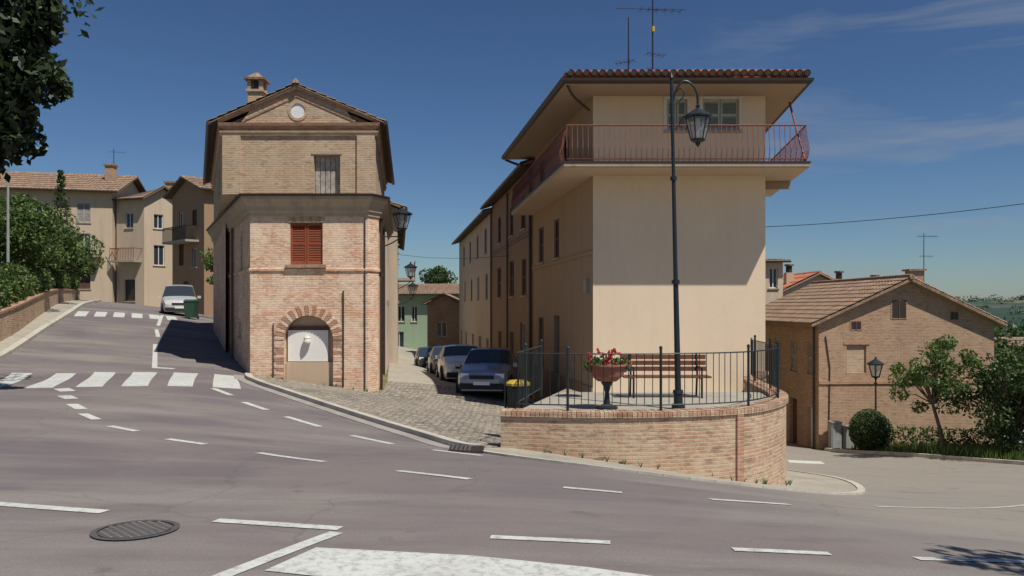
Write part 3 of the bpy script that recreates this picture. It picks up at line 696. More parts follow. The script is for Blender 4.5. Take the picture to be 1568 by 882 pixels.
antenna(an,4.45,24.8,8.7,11.6,[(11.1,1.3,6,.15),(9.7,.6,4,.4),(9.2,.6,4,.4)],.028); antenna(an,3.7,24.9,8.5,10.9,[(9.5,.6,5,2.6)],.025)
an.tube([(3.3,24.8,11.15),(4.45,24.8,11.12),(5.5,24.8,11.1)],.01,'dark_metal',4); an.cyl((4.45,24.75,10.4),(4.45,24.75,10.55),.06,.06,'plastic_yellow',8)
an.build('tv_antenna')

# ------------------------------------------------------------------ other houses
def house(name,plan,z0,z1,ops,mat,roofmat='tile_old',ridge=None,eave=.5,rise=1.6,dep=.16):
    E=empty(name); mb=MB(); tr=MB()
    n=len(plan)
    for i in range(n):
        f=Fr(plan[i],plan[(i+1)%n]); wall(mb,f,z0,z1,ops.get(i,[]),mat,dep,parts=tr)
    mb.build('walls',E)
    ex=offset_poly([plan[-1]]+list(plan)+[plan[0]],eave)[1:-1]
    rf=MB(); P0,P1,P2,P3=ex
    K=dict(per=.3,amp=.05,row=.6,th=.1,samp=3,under='dark_soffit')
    if ridge==0:
        m0=((P3[0]+P0[0])/2,(P3[1]+P0[1])/2,z1+rise);m1=((P1[0]+P2[0])/2,(P1[1]+P2[1])/2,z1+rise)
        tile_roof(rf,(*P0,z1),(*P1,z1),m1,m0,roofmat,**K); tile_roof(rf,(*P2,z1),(*P3,z1),m0,m1,roofmat,**K)
        q=[((plan[3][0]+plan[0][0])/2,(plan[3][1]+plan[0][1])/2,z1+rise-.12),((plan[1][0]+plan[2][0])/2,(plan[1][1]+plan[2][1])/2,z1+rise-.12)]
        rf.face([(*plan[3],z1),(*plan[0],z1),q[0]],mat); rf.face([(*plan[1],z1),(*plan[2],z1),q[1]],mat)
        e=[(P0,P1),(P2,P3)]
    else:
        m0=((P0[0]+P1[0])/2,(P0[1]+P1[1])/2,z1+rise);m1=((P2[0]+P3[0])/2,(P2[1]+P3[1])/2,z1+rise)
        tile_roof(rf,(*P1,z1),(*P2,z1),m1,m0,roofmat,**K); tile_roof(rf,(*P3,z1),(*P0,z1),m0,m1,roofmat,**K)
        q=[((plan[0][0]+plan[1][0])/2,(plan[0][1]+plan[1][1])/2,z1+rise-.12),((plan[2][0]+plan[3][0])/2,(plan[2][1]+plan[3][1])/2,z1+rise-.12)]
        rf.face([(*plan[0],z1),(*plan[1],z1),q[0]],mat); rf.face([(*plan[2],z1),(*plan[3],z1),q[1]],mat)
        e=[(P1,P2),(P3,P0)]
    for a,b in e: rf.tube([(*a,z1-.04),(*b,z1-.04)],.07,'gutter',6)
    rf.tube([m0,m1],.1,roofmat,6)
    rf.build('roof',E); tr.build('openings',E)
    return E
k1=math.hypot(1,.1526)
def oA(Ya,Yb,Yback,z0,z1,kind): return ((Yback-Yb)*k1,(Yback-Ya)*k1,z0,z1,kind)
xa=lambda Y:5.708-.1526*Y
opsB=[oA(41.2,42.6,45,2.2,3.8,'shb'),oA(36.8,38.2,45,2.2,3.9,'shb'),oA(41.2,42.4,45,5.1,6.5,'shb'),oA(37,38.1,45,5.1,6.5,'shb'),oA(33.6,34.8,45,5.1,6.5,'shb'),oA(33.4,34.6,45,2.2,3.8,'shb'),oA(40.9,42.2,45,-2,.4,'door'),oA(36.8,38,45,-1.9,.5,'door'),oA(33.8,35,45,-.3,1,'win')]
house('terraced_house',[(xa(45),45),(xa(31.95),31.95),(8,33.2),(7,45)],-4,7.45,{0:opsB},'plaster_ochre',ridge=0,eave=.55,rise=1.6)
opsC=[oA(a,a+1.1,67,z,z+1.5,k) for a,z,k in ((47,2.2,'shb'),(51.5,2.2,'shw'),(56,2.2,'shb'),(61,2.2,'shw'),(47.5,5,'shb'),(52,5,'shb'),(57,5,'shb'),(62,5,'shb'))]+[oA(a,a+1.2,67,-3.2,-.2,'door') for a in (46.5,50.5,55,60,64)]
house('terraced_house',[(xa(67),67),(xa(45.05),45.05),(7,46),(4,67)],-5,7.15,{0:opsC},'plaster_cream',ridge=0,eave=.55,rise=1.5)
mb=MB(); fB=Fr((xa(45),45),(xa(31.95),31.95))
for z in (4.6,4.75): mb.tube([fB.P(0,.04,z),fB.P(fB.len,.04,z+.1)],.015,'dark_metal',4)
for s_ in (.2,6.6,13): mb.cyl(fB.P(s_,.08,-2),fB.P(s_,.08,7.3),.05,.05,'copper_pipe',6)
mb.build('facade_cables')
fX=[(-5.35,36.6),(-9.0,62),(-14,62),(-13,37.1)]
kk=math.hypot(25.6,3.8)/25.6
opsD=[((a)*kk,(a+1.0)*kk,z,z+1.4,k) for a,z,k in ((2,2,'shb'),(6,2,'win'),(11,2,'shb'),(16,2,'win'),(21,2,'shb'),(2,4.8,'shb'),(7,4.8,'shb'),(13,4.8,'win'),(19,4.8,'shb'))]+[(4*kk,5.1*kk,-2.5,0,'door'),(14*kk,15.1*kk,-3,-.7,'door')]
house('terraced_house',fX,-5,6.3,{0:opsD},'plaster_cream',ridge=0,eave=.4,rise=1.5)
fD=Fr(fX[0],fX[1])
mb=MB(); fD.box(mb,8,10.5,0.01,1.0,3.2,3.35,'concrete')
for i in range(18): q=fD.P(8+i*.14,.97,0); mb.cyl((q[0],q[1],3.35),(q[0],q[1],4.3),.015,.015,'rust_metal',4)
mb.tube([fD.P(8,.97,4.3),fD.P(10.5,.97,4.3)],.03,'rust_metal',4); mb.build('balcony')
bracket_lantern(fD,6.5,3.2,.7,1.0); bracket_lantern(fD,18,2.4,1.0,1.1)
opsG=[(.9,1.9,-2.8,-.8,'win'),(1.2,2.0,.2,1.8,'win'),(2.7,3.3,.2,1.8,'win'),(5,6,-.2,1.4,'shw'),(4.5,5.5,-3.3,-1,'door')]
house('green_house',[(-12.9,80),(-5,79),(-4,88),(-12,89)],-4.5,3.0,{0:opsG},'plaster_green',ridge=0,eave=.7,rise=1.1)
house('brick_cottage',[(-7.4,68.5),(-4.6,68.5),(-4.4,73),(-7.2,73)],-5,2.0,{0:[(.8,1.7,-.9,.4,'win')]},'brick_house',ridge=1,eave=.35,rise=.8)

def grid_ops(xs,zs,w,h,kinds):
    r=[];i=0
    for z in zs:
        for x in xs: r.append((x,x+w,z,z+h,kinds[i%len(kinds)])); i+=1
    return r
house('row_house',[(-50,61.5),(-33.4,65.5),(-34.5,74),(-51,70)],0,11.3,{0:grid_ops([2,5,8.2,11.3,14.4],[8.7,6.2,3.2],1.0,1.6,['shw','win','shb','win'])},'plaster_grey',ridge=0,eave=.6,rise=2.0)
house('row_house',[(-33.3,66),(-30.6,65.2),(-28.6,67.5),(-31.5,75)],0,10.7,{0:[(.9,1.7,8.3,9.6,'win'),(.8,1.9,2.2,4.0,'dark')],1:[(.8,1.6,8.3,9.5,'win'),(.8,1.7,5.2,6.9,'win')]},'plaster_grey',ridge=0,eave=.5,rise=1.2)
house('row_house',[(-26.0,60),(-22.0,56),(-15,62),(-19,67)],0,10.1,{0:[(1.2,2.0,7.6,8.8,'win'),(3.6,4.4,7.6,8.8,'shb'),(1.2,2.1,4.8,6.7,'shb'),(3.6,4.4,4.6,6.0,'win'),(2,3,1.6,3.6,'door')]},'plaster_ochre',ridge=1,eave=.5,rise=1.2)
def small_balcony(p0,p1,z,s0,s1,d,mat):
    f=Fr(p0,p1); mb=MB(); f.box(mb,s0,s1,.01,d,z,z+.15,'concrete')
    n=int((s1-s0)/.16)
    for i in range(n+1): q=f.P(s0+i*(s1-s0)/n,d-.04,0); mb.cyl((q[0],q[1],z+.15),(q[0],q[1],z+1.15),.02,.02,mat,4)
    mb.tube([f.P(s0,0,z+1.15),f.P(s0,d-.04,z+1.15),f.P(s1,d-.04,z+1.15),f.P(s1,0,z+1.15)],.035,mat,4); mb.build('balcony')
small_balcony((-33.3,66),(-30.6,65.2),5.4,.2,2.6,1.0,'rust_metal')
small_balcony((-26,60),(-22,56),6.4,.6,4.8,1.0,'dark_metal')
small_balcony((-50,61.5),(-33.4,65.5),5.8,12,16.3,1.0,'dark_metal')
mb=MB()
for x,y,z in ((-34.8,68,14.2),(-29.6,68,12.7),(-44,66,13.6)): mb.box(x-.35,x+.35,y-.35,y+.35,z-2.6,z-.3,'brick_house'); mb.box(x-.45,x+.45,y-.45,y+.45,z-.298,z-.15,'tile_old')
mb.build('chimneys')
mb=MB(); antenna(mb,-34.7,68.3,13,15.5,[(15.2,1.2,6,.3)],.04); mb.build('tv_antenna')

# ------------------------------------------------------------------ downhill houses (right)
E=empty('brick_farmhouse'); mb=MB(); tr=MB(); Bh='brick_house'
Q0=(13.3,45);Q1=(13.7,35);Q2=(21.9,35.6);Q3=(21.6,45)
qL=Fr(Q0,Q1);qF=Fr(Q1,Q2)
yy=lambda Y:45-Y
wall(mb,qL,-6.5,1.1,[(yy(36.2),yy(35.35),-1.4,.1,'shw'),(yy(38.2),yy(37.4),-1.4,.1,'shw'),(yy(40.3),yy(39.4),-1.4,.1,'shw'),(yy(36.3),yy(35.4),-4.9,-2.9,'white_paint'),(yy(38.3),yy(37.4),-5,-2.7,'door'),(yy(40.2),yy(39.3),-5,-2.7,'door')],Bh,.2,parts=tr)
wall(mb,qF,-6.5,1.1,[(1.3,2.2,-1.25,.0,'brick_upper')],Bh,.08,parts=tr,sill=False)
wall(mb,Fr(Q2,Q3),-6.5,1.1,[],Bh)
mb.face([qF.P(0,0,1.1),qF.P(qF.len,0,1.1),qF.P(4.1,0,2.85)],Bh); mb.face([(*Q0,1.1),(*Q3,1.1),(17.4,45,2.9)],Bh)
for a,b,c,d in ((3.4,4.05,1.2,2.0),(6.15,6.5,1.13,1.47),(1.5,1.95,.7,1.05)):
    qF.box(tr,a-.05,b+.05,.003,.02,c-.05,d+.05,'brick_red'); qF.box(tr,a,b,.021,.024,c,d,'gutter'); qF.box(tr,(a+b)/2-.02,(a+b)/2+.02,.025,.04,c,d,'copper_pipe')
qF.box(tr,.0,qF.len,.003,.05,-1.75,-1.62,'brick_red'); qF.box(tr,1.15,2.35,.003,.03,.01,.13,'brick_red')
sweep(tr,[Q0,Q1],[(.003,.75),(.05,.77),(.06,.87),(.14,.89),(.16,1.0),(.003,1.02)],'brick_red')
mb.build('walls',E); tr.build('trim_and_openings',E)
rf=MB(); pk=3.02
tile_roof(rf,(12.85,45.3,.95),(13.25,34.7,.95),(17.8,34.9,pk),(17.4,45.3,pk),'tile_old',.28,.06,.45,.14,4)
tile_roof(rf,(22.35,35.3,.95),(22.1,45.3,.95),(17.4,45.3,pk),(17.8,34.9,pk),'tile_old',.28,.06,.45,.14,4)
rf.tube([(17.8,34.85,pk+.04),(17.4,45.3,pk+.04)],.12,'tile_old',8)
rf.box(18.2,18.8,35.8,36.3,2.5,3.35,Bh); rf.box(18.1,18.9,35.7,36.4,3.352,3.43,'tile_old')
rf.build('roof',E)
dp=MB(); dp.cyl(qL.P(9.7,.1,.9),qL.P(9.7,.1,-4.8),.05,.05,'gutter',8); dp.tube([qF.P(.3,.03,.4),qF.P(.5,.03,-1.0),qF.P(.45,.03,-4.4)],.025,'gutter',5); dp.build('drainpipe',E)
mb=MB()
for i,(x,w,h) in enumerate(((14.0,.45,1.25),(14.55,.5,1.05))):
    g=G(x,34.5); mb.box(x,x+w,34.35,34.7,g+.1,g+h,'box_grey'); mb.box(x+.04,x+w-.04,34.33,34.349,g+.15,g+h-.08,'box_grey'); mb.box(x-.02,x+w+.02,34.3,34.72,g+h+.002,g+h+.05,'box_grey'); mb.box(x+.05,x+w-.05,34.4,34.65,g-.1,g+.098,'concrete')
mb.build('utility_cabinet')
house('village_house',[(17.2,50),(21.8,50),(21.5,58),(17.5,58)],-8,2.6,{0:[(1,2,0.9,1.9,'shb')]},'plaster_cream','tile_red',ridge=1,eave=.4,rise=1.3)
house('village_house',[(14.2,46),(15.9,46),(15.9,54),(14.2,54)],-8,4.4,{0:[(.9,1.4,2.8,4,'win')]},'plaster_cream','tile_red',ridge=0,eave=.35,rise=.3)
house('village_house',[(23.5,52),(29.0,52),(29,60),(23.5,60)],-8,1.9,{0:[(1,2,-.4,.9,'shb')]},'plaster_ochre','tile_old',ridge=0,eave=.4,rise=1.4)
house('village_house',[(31.5,58),(35.0,58),(35,66),(31.5,66)],-9,.9,{},'plaster_cream','tile_old',ridge=0,eave=.4,rise=1.1)
house('white_garage',[(26.3,42),(31.0,42),(31,47),(26.3,47)],-7,-.6,{0:[(1,2,-2.4,-1.2,'win')]},'plaster_white','tile_old',ridge=0,eave=.3,rise=.5)
mb=MB()
for x,y,z0,z1 in ((18.2,51.5,2.0,4.5),(21.9,52.5,2.5,4.1),(25,54,2.4,3.9)):
    mb.box(x-.25,x+.25,y-.25,y+.25,z0,z1-.55,'plaster_tan'); mb.cyl((x,y,z1-.55),(x,y,z1-.1),.2,.2,'gutter',10); mb.cyl((x,y,z1-.1),(x,y,z1),.32,.28,'gutter',10)
mb.build('chimneys')
mb=MB(); antenna(mb,26.8,51,1.5,6.5,[(6.3,1.4,8,.2),(5.0,.8,5,.1)],.03); mb.build('tv_antenna')

# ------------------------------------------------------------------ terrace with retaining wall
E=empty('terrace_wall'); mb=MB()
TW=catmull([(-.2,13.8),(1.9,13.55),(4.0,14.0),(5.15,15.1),(5.75,16.5),(5.98,18.3),(6.3,20.2),(7.25,22.25)],5)
BK='brick_terrace'; s=0; zc=-.22
A=offset_poly(TW,0);I=offset_poly(TW,-.3)
for i in range(len(TW)-1):
    l=math.dist(A[i],A[i+1]); z0=-5
    mb.face([(*A[i],z0),(*A[i+1],z0),(*A[i+1],zc),(*A[i],zc)],BK,[(s,z0),(s+l,z0),(s+l,zc),(s,zc)]); 
    mb.face([(*I[i+1],z0),(*I[i],z0),(*I[i],zc),(*I[i+1],zc)],BK)
    s+=l
LW=[(2.2,22.2),(1.3,18.5),(-.05,14.0),(-.2,13.8)]
for i in range(3): mb.face([(*LW[i],-3),(*LW[i+1],-3),(*LW[i+1],zc),(*LW[i],-.8 if i==0 else zc)],BK)
C0=offset_poly(TW,.04);C1=offset_poly(TW,-.33)
for i in range(len(TW)-1):
    l=math.dist(TW[i],TW[i+1]); n=max(1,int(l/.075))
    for k in range(n):
        t0=k/n+.06/n;t1=(k+1)/n-.06/n; lp=lambda a,b,t:(a[0]+(b[0]-a[0])*t,a[1]+(b[1]-a[1])*t)
        p=[lp(C0[i],C0[i+1],t0),lp(C0[i],C0[i+1],t1),lp(C1[i],C1[i+1],t1),lp(C1[i],C1[i+1],t0)]
        jz=random.uniform(-.006,.006)
        mb.hexa([(*q,zc+.003) for q in p]+[(*q,zc+.10+jz) for q in p],'brick_red' if random.random()<.5 else BK)
def nearest(x): return min(range(len(TW)),key=lambda i:abs(TW[i][0]-x)+ (0 if TW[i][1]<15.5 else 9))
def wallbit(x,w,z0,z1,d,mt):
    i=nearest(x); f=Fr(TW[i],TW[i+1]); f.box(mb,0,w,.001,d,z0,z1,mt)
wallbit(4.05,.16,-5,zc-.002,.04,'brick_red'); wallbit(2.3,.06,-1.35,-1.1,.003,'gutter'); wallbit(3.3,.09,-1.55,-1.47,.003,'gutter')
mb.build('brick_wall',E)
def tz(X,Y): return np.where(Y<17.2,-.2,-.2-.62*sstep(17.2,21.5,Y))
mb=MB(); drape(mb,offset_poly(TW,-.2)+[(2.25,22.28),(1.35,18.5),(0.0,14.0)],'concrete',0,.5,tz); mb.build('terrace_floor',E)
E=empty('iron_fence'); mb=MB()
FL=offset_poly(TW,-.14)[:-4]; FL=[(.62,16.6),(.1,14.15)]+FL[1:]
z0=zc+.1
for z in (z0+.1,z0+1.0): mb.tube([(p[0],p[1],z) for p in FL],.013,'lamp_metal',5)
fs=resample(FL,.12)
for i,p in enumerate(fs): mb.cyl((p[0],p[1],z0+.1),(p[0],p[1],z0+1.0),.0075,.0075,'lamp_metal',5,False)
cum=0; nxt=0
for i in range(len(fs)-1):
    if cum>=nxt:
        p=fs[i]; mb.cyl((p[0],p[1],z0-.08),(p[0],p[1],z0+1.08),.024,.024,'lamp_metal',8); mb.lathe((p[0],p[1],z0+1.08),[(.024,0),(.035,.025),(.024,.045),(0,.06)],'lamp_metal',8); nxt+=1.75
    cum+=math.dist(fs[i],fs[i+1])
mb.build('fence_bars',E)
mb=MB(); lx,ly=3.09,14.55; bz=-.2; top=5.95; tx=2.96
def lp(z): return (lx+(tx-lx)*(z-bz)/(top-bz),ly,z)
def seg(z0,z1,r0,r1,n=12): mb.cyl(lp(z0),lp(z1),r0,r1,'lamp_metal',n)
seg(bz,bz+.1,.13,.12);seg(bz+.1,bz+.3,.085,.08);seg(bz+.3,bz+.36,.1,.09);seg(bz+.36,2.15,.058,.047);seg(2.13,2.2,.075,.075);seg(2.2,4.1,.042,.036);seg(4.05,4.12,.062,.062);seg(4.12,top,.033,.03);seg(top,top+.05,.05,.03);seg(top+.05,top+.1,.03,.004)
arc=[(tx,ly,5.2),(tx+.06,ly,5.65),(tx+.2,ly,5.88),(tx+.36,ly,5.85),(tx+.47,ly,5.68),(tx+.49,ly,5.42)]
mb.tube(catmull(arc,5),.022,'lamp_metal',8)
mb.tube(catmull([(tx,ly,5.45),(tx+.15,ly,5.52),(tx+.24,ly,5.66),(tx+.17,ly,5.76),(tx+.1,ly,5.7)],4),.012,'lamp_metal',5)
mb.tube(catmull([(tx,ly,5.0),(tx+.12,ly,5.05),(tx+.2,ly,5.2),(tx+.32,ly,5.25)],4),.012,'lamp_metal',5)
lantern(mb,tx+.49,ly,5.48,.82,.46); mb.build('street_lamp',None)
mb=MB(); x,y=15.5,33.4; g=G(x,y); mb.cyl((x,y,g),(x,y,g+.5),.09,.07,'lamp_metal',10); mb.cyl((x,y,g+.5),(x,y,g+3.2),.045,.035,'lamp_metal',8); mb.cyl((x,y,g+2.9),(x,y,g+2.96),.08,.08,'lamp_metal',8); lantern(mb,x,y,g+4.1,1.05,.6); mb.build('street_lamp')
mb=MB(); x,y=-20.9,32.5; g=G(x,y); mb.cyl((x,y,g),(x,y,7.6),.07,.04,'box_grey',8); mb.tube(catmull([(x,y,7.5),(x+.15,y,7.9),(x+.7,y,8.15),(x+1.2,y,8.22)],5),.03,'box_grey',6)
mb.hexa([(x+1.1,y-.13,8.16),(x+1.65,y-.1,8.2),(x+1.65,y+.1,8.2),(x+1.1,y+.13,8.16),(x+1.1,y-.1,8.3),(x+1.6,y-.06,8.27),(x+1.6,y+.06,8.27),(x+1.1,y+.1,8.3)],'box_grey'); mb.build('street_lamp')
mb=MB(); bx0,bx1,by=2.33,4.15,16.5; fz=-.2
for i in range(4): mb.box(bx0,bx1,by-.22+i*.115,by-.13+i*.115,fz+.42,fz+.455,'wood_bench')
for i in range(3):
    z=fz+.53+i*.125; o_=.02*i; mb.box(bx0,bx1,by+.26+o_,by+.29+o_,z,z+.095,'wood_bench')
for x in (bx0+.2,bx1-.2):
    mb.tube([(x,by-.2,fz),(x,by-.2,fz+.41),(x,by+.2,fz+.40),(x,by+.31,fz+.9)],.022,'dark_metal',6); mb.tube([(x,by+.24,fz+.4),(x,by+.3,fz)],.022,'dark_metal',6)
    mb.tube([(x,by-.2,fz+.41),(x,by-.2,fz+.62),(x,by+.26,fz+.64)],.018,'dark_metal',6)
mb.build('park_bench')
def leaves(mb,cl,n,size,mats,shell=.55,flat=False):
    ids=[mb.mi(m_) for m_ in mats]
    for (cx,cy,cz,rx_,ry_,rz_) in cl:
        d=rng.normal(size=(n,3)); d/=np.linalg.norm(d,axis=1)[:,None]
        r=np.where(rng.random(n)<.8,(shell+(1-shell)*rng.random(n))**.8,rng.random(n))
        p=np.array((cx,cy,cz))+d*r[:,None]*np.array((rx_,ry_,rz_))
        a=rng.normal(size=(n,3)); a/=np.linalg.norm(a,axis=1)[:,None]; b=np.cross(a,rng.normal(size=(n,3))); b/=np.linalg.norm(b,axis=1)[:,None]
        s=(size*rng.uniform(.6,1.3,n))[:,None]
        Q=np.stack([p-a*s,p-b*s*.5,p+a*s,p+b*s*.5],1).reshape(-1,3)
        i0=len(mb.v); mb.v.extend(map(tuple,Q.tolist()))
        mb.f.extend([(i0+4*i,i0+4*i+1,i0+4*i+2,i0+4*i+3) for i in range(n)])
        mb.m.extend([ids[k] for k in rng.integers(len(ids),size=n)]); mb.uv.extend([0]*n)
def clumps(c,r,n,cr,zmin=None):
    out=[]
    while len(out)<n:
        d=rng.normal(size=3); d/=np.linalg.norm(d); q=np.array(c)+d*np.array(r)*(rng.random()**.4)
        if zmin and q[2]<zmin: continue
        s=cr*rng.uniform(.6,1.25); out.append((q[0],q[1],q[2],s,s,s*.75))
    return out
def tree(name,base,cc,cr_,n,clr,per,size,mats,tr_=.18,extra=None):
    E=empty(name); cl=clumps(cc,cr_,n,clr)+(extra or [])
    lf=MB(); leaves(lf,cl,per,size,mats); lf.build('foliage',E)
    tk=MB(); g=G(*base)-.1; b=Vector((base[0],base[1],g)); c=Vector(cc); fork=b.lerp(Vector((cc[0],cc[1],cc[2]-cr_[2]*.6)),.9)
    mid=b.lerp(fork,.5)+Vector((.08*tr_*5,-.05,0)); tk.tube([b,mid,fork],[tr_*1.2,tr_,tr_*.8],'bark',10)
    for q in cl[::max(1,len(cl)//26)]:
        e=Vector(q[:3]); m_=fork.lerp(e,.5)+Vector((0,0,.12*(e-fork).length)); tk.tube([fork,m_,e],[tr_*.5,tr_*.25,tr_*.06],'bark',6)
    tk.build('trunk',E,True); return E
mb=MB(); px,py=1.77,14.6
mb.lathe((px,py,-.2),[(.2,0),(.2,.04),(.06,.1),(.04,.3),(.07,.42),(.12,.5)],'lamp_metal',10)
mb.lathe((px,py,.3),[(0,0),(.18,.02),(.3,.12),(.36,.3),(.39,.31),(.39,.34),(.33,.34),(.3,.25)],'terracotta',16)
leaves(mb,[(px,py,.68,.36,.3,.12),(px-.25,py-.1,.62,.2,.2,.14),(px+.28,py,.62,.2,.2,.14)],190,.045,['leaf_mid','leaf_mid','leaf_light'],.2)
for i in range(30):
    a=rng.uniform(0,6.28);r=rng.uniform(.05,.42); q=(px+r*math.cos(a),py-.1+r*.7*math.sin(a),.78+rng.uniform(-.12,.12)); leaves(mb,[(q[0],q[1],q[2],.04,.04,.04)],14,.028,['flower_red'],.3)
mb.build('flower_planter')
mb=MB(); x,y=.12,15.9; g=-.55; mb.cyl((x-.25,y,g-.2),(x-.25,y,.55),.025,.025,'lamp_metal',6); mb.lathe((x,y,g),[(.0,0),(.2,0),(.24,.62),(.25,.64),(.22,.64)],'dark_metal',12); mb.lathe((x,y,g+.66),[(.25,0),(.25,.05),(.18,.1),(0,.12)],'plastic_yellow',12); mb.build('litter_bin')

# ------------------------------------------------------------------ cars
def car(name,x,y,head,paint,Lc=4.2,W=1.78,Hc=1.52):
    mb=MB(); c,s=math.cos(head),math.sin(head)
    fx,fy=x+c*Lc*.33,y+s*Lc*.33; rx_,ry_=x-c*Lc*.33,y-s*Lc*.33; gf,gr=G(fx,fy)+.02,G(rx_,ry_)+.02; pit=(gf-gr)/(Lc*.66); gm=(gf+gr)/2
    def T(l,w,z): return (x+c*l-s*w,y+s*l+c*w,gm+pit*l+z)
    hL_=Lc/2; k=Hc/1.52
    st=[(hL_,.55,.62,.62),(hL_-.06,.70,.78,.80),(hL_-.25,.80,.86,.90),(hL_-.9,.90,1.0,.97),(hL_-1.15,.93,1.05,1.0),(hL_-1.85,.97,1.46*k,1.0),(hL_-2.3,.98,1.52*k,1.0),(-hL_+1.0,1.0,1.5*k,1.0),(-hL_+.55,1.0,1.42*k,.98),(-hL_+.16,1.0,1.08,.94),(-hL_+.05,.85,.92,.9),(-hL_,.5,.6,.82)]
    rows=[]
    for l,zb_,zt_,wf in st:
        w=W/2*wf; cab=zt_>1.2
        tw=w*(.74 if cab else .86)
        rows.append([(l,w*.93,.22),(l,w,.42),(l,w*1.0,.68 if zb_>.68 else zb_*.9),(l,w*.96,zb_),(l,tw,zt_-.03),(l,tw*.6,zt_),(l,0,zt_+.01)])
    n=len(rows[0])
    for i in range(len(rows)-1):
        for j in range(n-1):
            zt0,zt1=st[i][2],st[i+1][2]
            glass=False
            if j==3 and (zt0>1.2 or zt1>1.2) : glass=True
            if j>=4 and ((i==4) or (i==8)): glass=True
            mt='glass' if glass else paint
            for sg in (1,-1):
                q=[rows[i][j],rows[i+1][j],rows[i+1][j+1],rows[i][j+1]]; q=[T(a,b*sg,z) for a,b,z in q]
                mb.face(q if sg<0 else q[::-1],mt)
    for r in (rows[0],rows[-1]): mb.face([T(a,b,z) for a,b,z in r]+[T(a,-b,z) for a,b,z in r[::-1][1:]],paint)
    def bx(l0,l1,w0,w1,z0,z1,mt): mb.hexa([T(l0,w0,z0),T(l1,w0,z0),T(l1,w1,z0),T(l0,w1,z0),T(l0,w0,z1),T(l1,w0,z1),T(l1,w1,z1),T(l0,w1,z1)],mt)
    bx(-hL_+.2,hL_-.2,-W*.42,W*.42,.16,.24,'tyre')
    for l in (hL_-2.35,-hL_+1.15):
        for sg in (1,-1): mb.hexa([T(l,sg*W/2*.965,.97),T(l+.09,sg*W/2*.965,.97),T(l+.09,sg*W/2*.93,.97),T(l,sg*W/2*.93,.97),T(l,sg*W/2*.755,1.48*k),T(l+.09,sg*W/2*.755,1.48*k),T(l+.09,sg*W/2*.7,1.48*k),T(l,sg*W/2*.7,1.48*k)],paint)
    for sg in (1,-1):
        bx(hL_-.22,hL_-.04,sg*W*.24,sg*W*.40,.62,.76,'white_light'); bx(-hL_-.01,-hL_+.2,sg*W*.30,sg*W*.44,.72,1.0,'red_light'); bx(hL_-1.35,hL_-1.2,sg*W*.5,sg*W*.6,.93,1.07,paint)
    bx(hL_-.1,hL_+.015,-W*.22,W*.22,.58,.70,'tyre'); bx(hL_-.1,hL_+.03,-W*.40,W*.40,.26,.45,'tyre'); bx(hL_+.03,hL_+.04,-.26,.26,.40,.51,'white_light')
    bx(-hL_-.04,-hL_+.1,-W*.42,W*.42,.3,.5,'tyre'); bx(-hL_-.05,-hL_-.04,-.26,.26,.62,.73,'white_light')
    for l in (hL_-.82,-hL_+.8):
        for sg in (1,-1):
            a=T(l,sg*(W/2-.22),.32);b_=T(l,sg*(W/2+.012),.32); mb.cyl(a,b_,.375,.375,'tyre',18)
            a=T(l,sg*(W/2-.1),.32);b_=T(l,sg*(W/2+.03),.32); mb.cyl(a,b_,.32,.31,'tyre',18); a=T(l,sg*(W/2),.32);b_=T(l,sg*(W/2+.038),.32); mb.cyl(a,b_,.21,.2,'alloy',10)
    mb.build(name)
al=math.atan2(-1,.1526)
car('parked_car',-.75,26.6,al-.25,'paint_silver',4.1,1.75,1.55)
car('parked_car',-2.0,30.6,al,'paint_white',4.0,1.7,1.48)
car('parked_car',-3.1,37.5,al,'paint_dark',4.2,1.75,1.45)
car('parked_car',-5.3,50,al,'paint_dark',4.0,1.7,1.4)
car('parked_car',-18.9,44.5,-math.pi/2+.42,'paint_white',4.4,1.85,1.68)
mb=MB(); x,y=-16.9,41.3; g=G(x,y)
mb.hexa([(x-.24,y-.25,g+.1),(x+.24,y-.25,g+.1),(x+.24,y+.25,g+.1),(x-.24,y+.25,g+.1),(x-.29,y-.32,g+.95),(x+.29,y-.32,g+.95),(x+.29,y+.32,g+.95),(x-.29,y+.32,g+.95)],'plastic_green'); mb.hexa([(x-.31,y-.35,g+.952),(x+.31,y-.35,g+.952),(x+.31,y+.35,g+.952),(x-.31,y+.35,g+.952),(x-.25,y-.2,g+1.05),(x+.25,y-.2,g+1.05),(x+.25,y+.3,g+1.05),(x-.25,y+.3,g+1.05)],'plastic_green')
for sx in (-1,1): mb.cyl((x+sx*.22,y+.27,g+.1),(x+sx*.27,y+.27,g+.1),.1,.1,'tyre',10)
mb.build('waste_container')

# ------------------------------------------------------------------ low wall, hedges, trees (left)
mb=MB(); w=resample(WL,.6); I=offset_poly(w,-.3)
def wh(y): return 1.05-.4*min(1,max(0,(y-27)/26))
s=0
for i in range(len(w)-1):
    l=math.dist(w[i],w[i+1]); za,zb1=G(*w[i]),G(*w[i+1]); ha,hb=za+wh(w[i][1]),zb1+wh(w[i+1][1])
    mb.face([(*w[i],za-.3),(*w[i+1],zb1-.3),(*w[i+1],hb),(*w[i],ha)],'brick_terrace',[(s,za-.3),(s+l,zb1-.3),(s+l,hb),(s,ha)])
    mb.face([(*I[i+1],zb1-.3),(*I[i],za-.3),(*I[i],ha),(*I[i+1],hb)],'brick_red')
    c0,c1=offset_poly([w[i],w[i+1]],.04); d0,d1=offset_poly([I[i],I[i+1]],-.04)
    mb.hexa([(*c0,ha+.002),(*c1,hb+.002),(*d1,hb+.002),(*d0,ha+.002),(*c0,ha+.08),(*c1,hb+.08),(*d1,hb+.08),(*d0,ha+.08)],'brick_red')
    s+=l
mb.build('brick_wall')
mb=MB()
side=-.75
hl=offset_poly(resample(WL,.7),side)
cl=[]
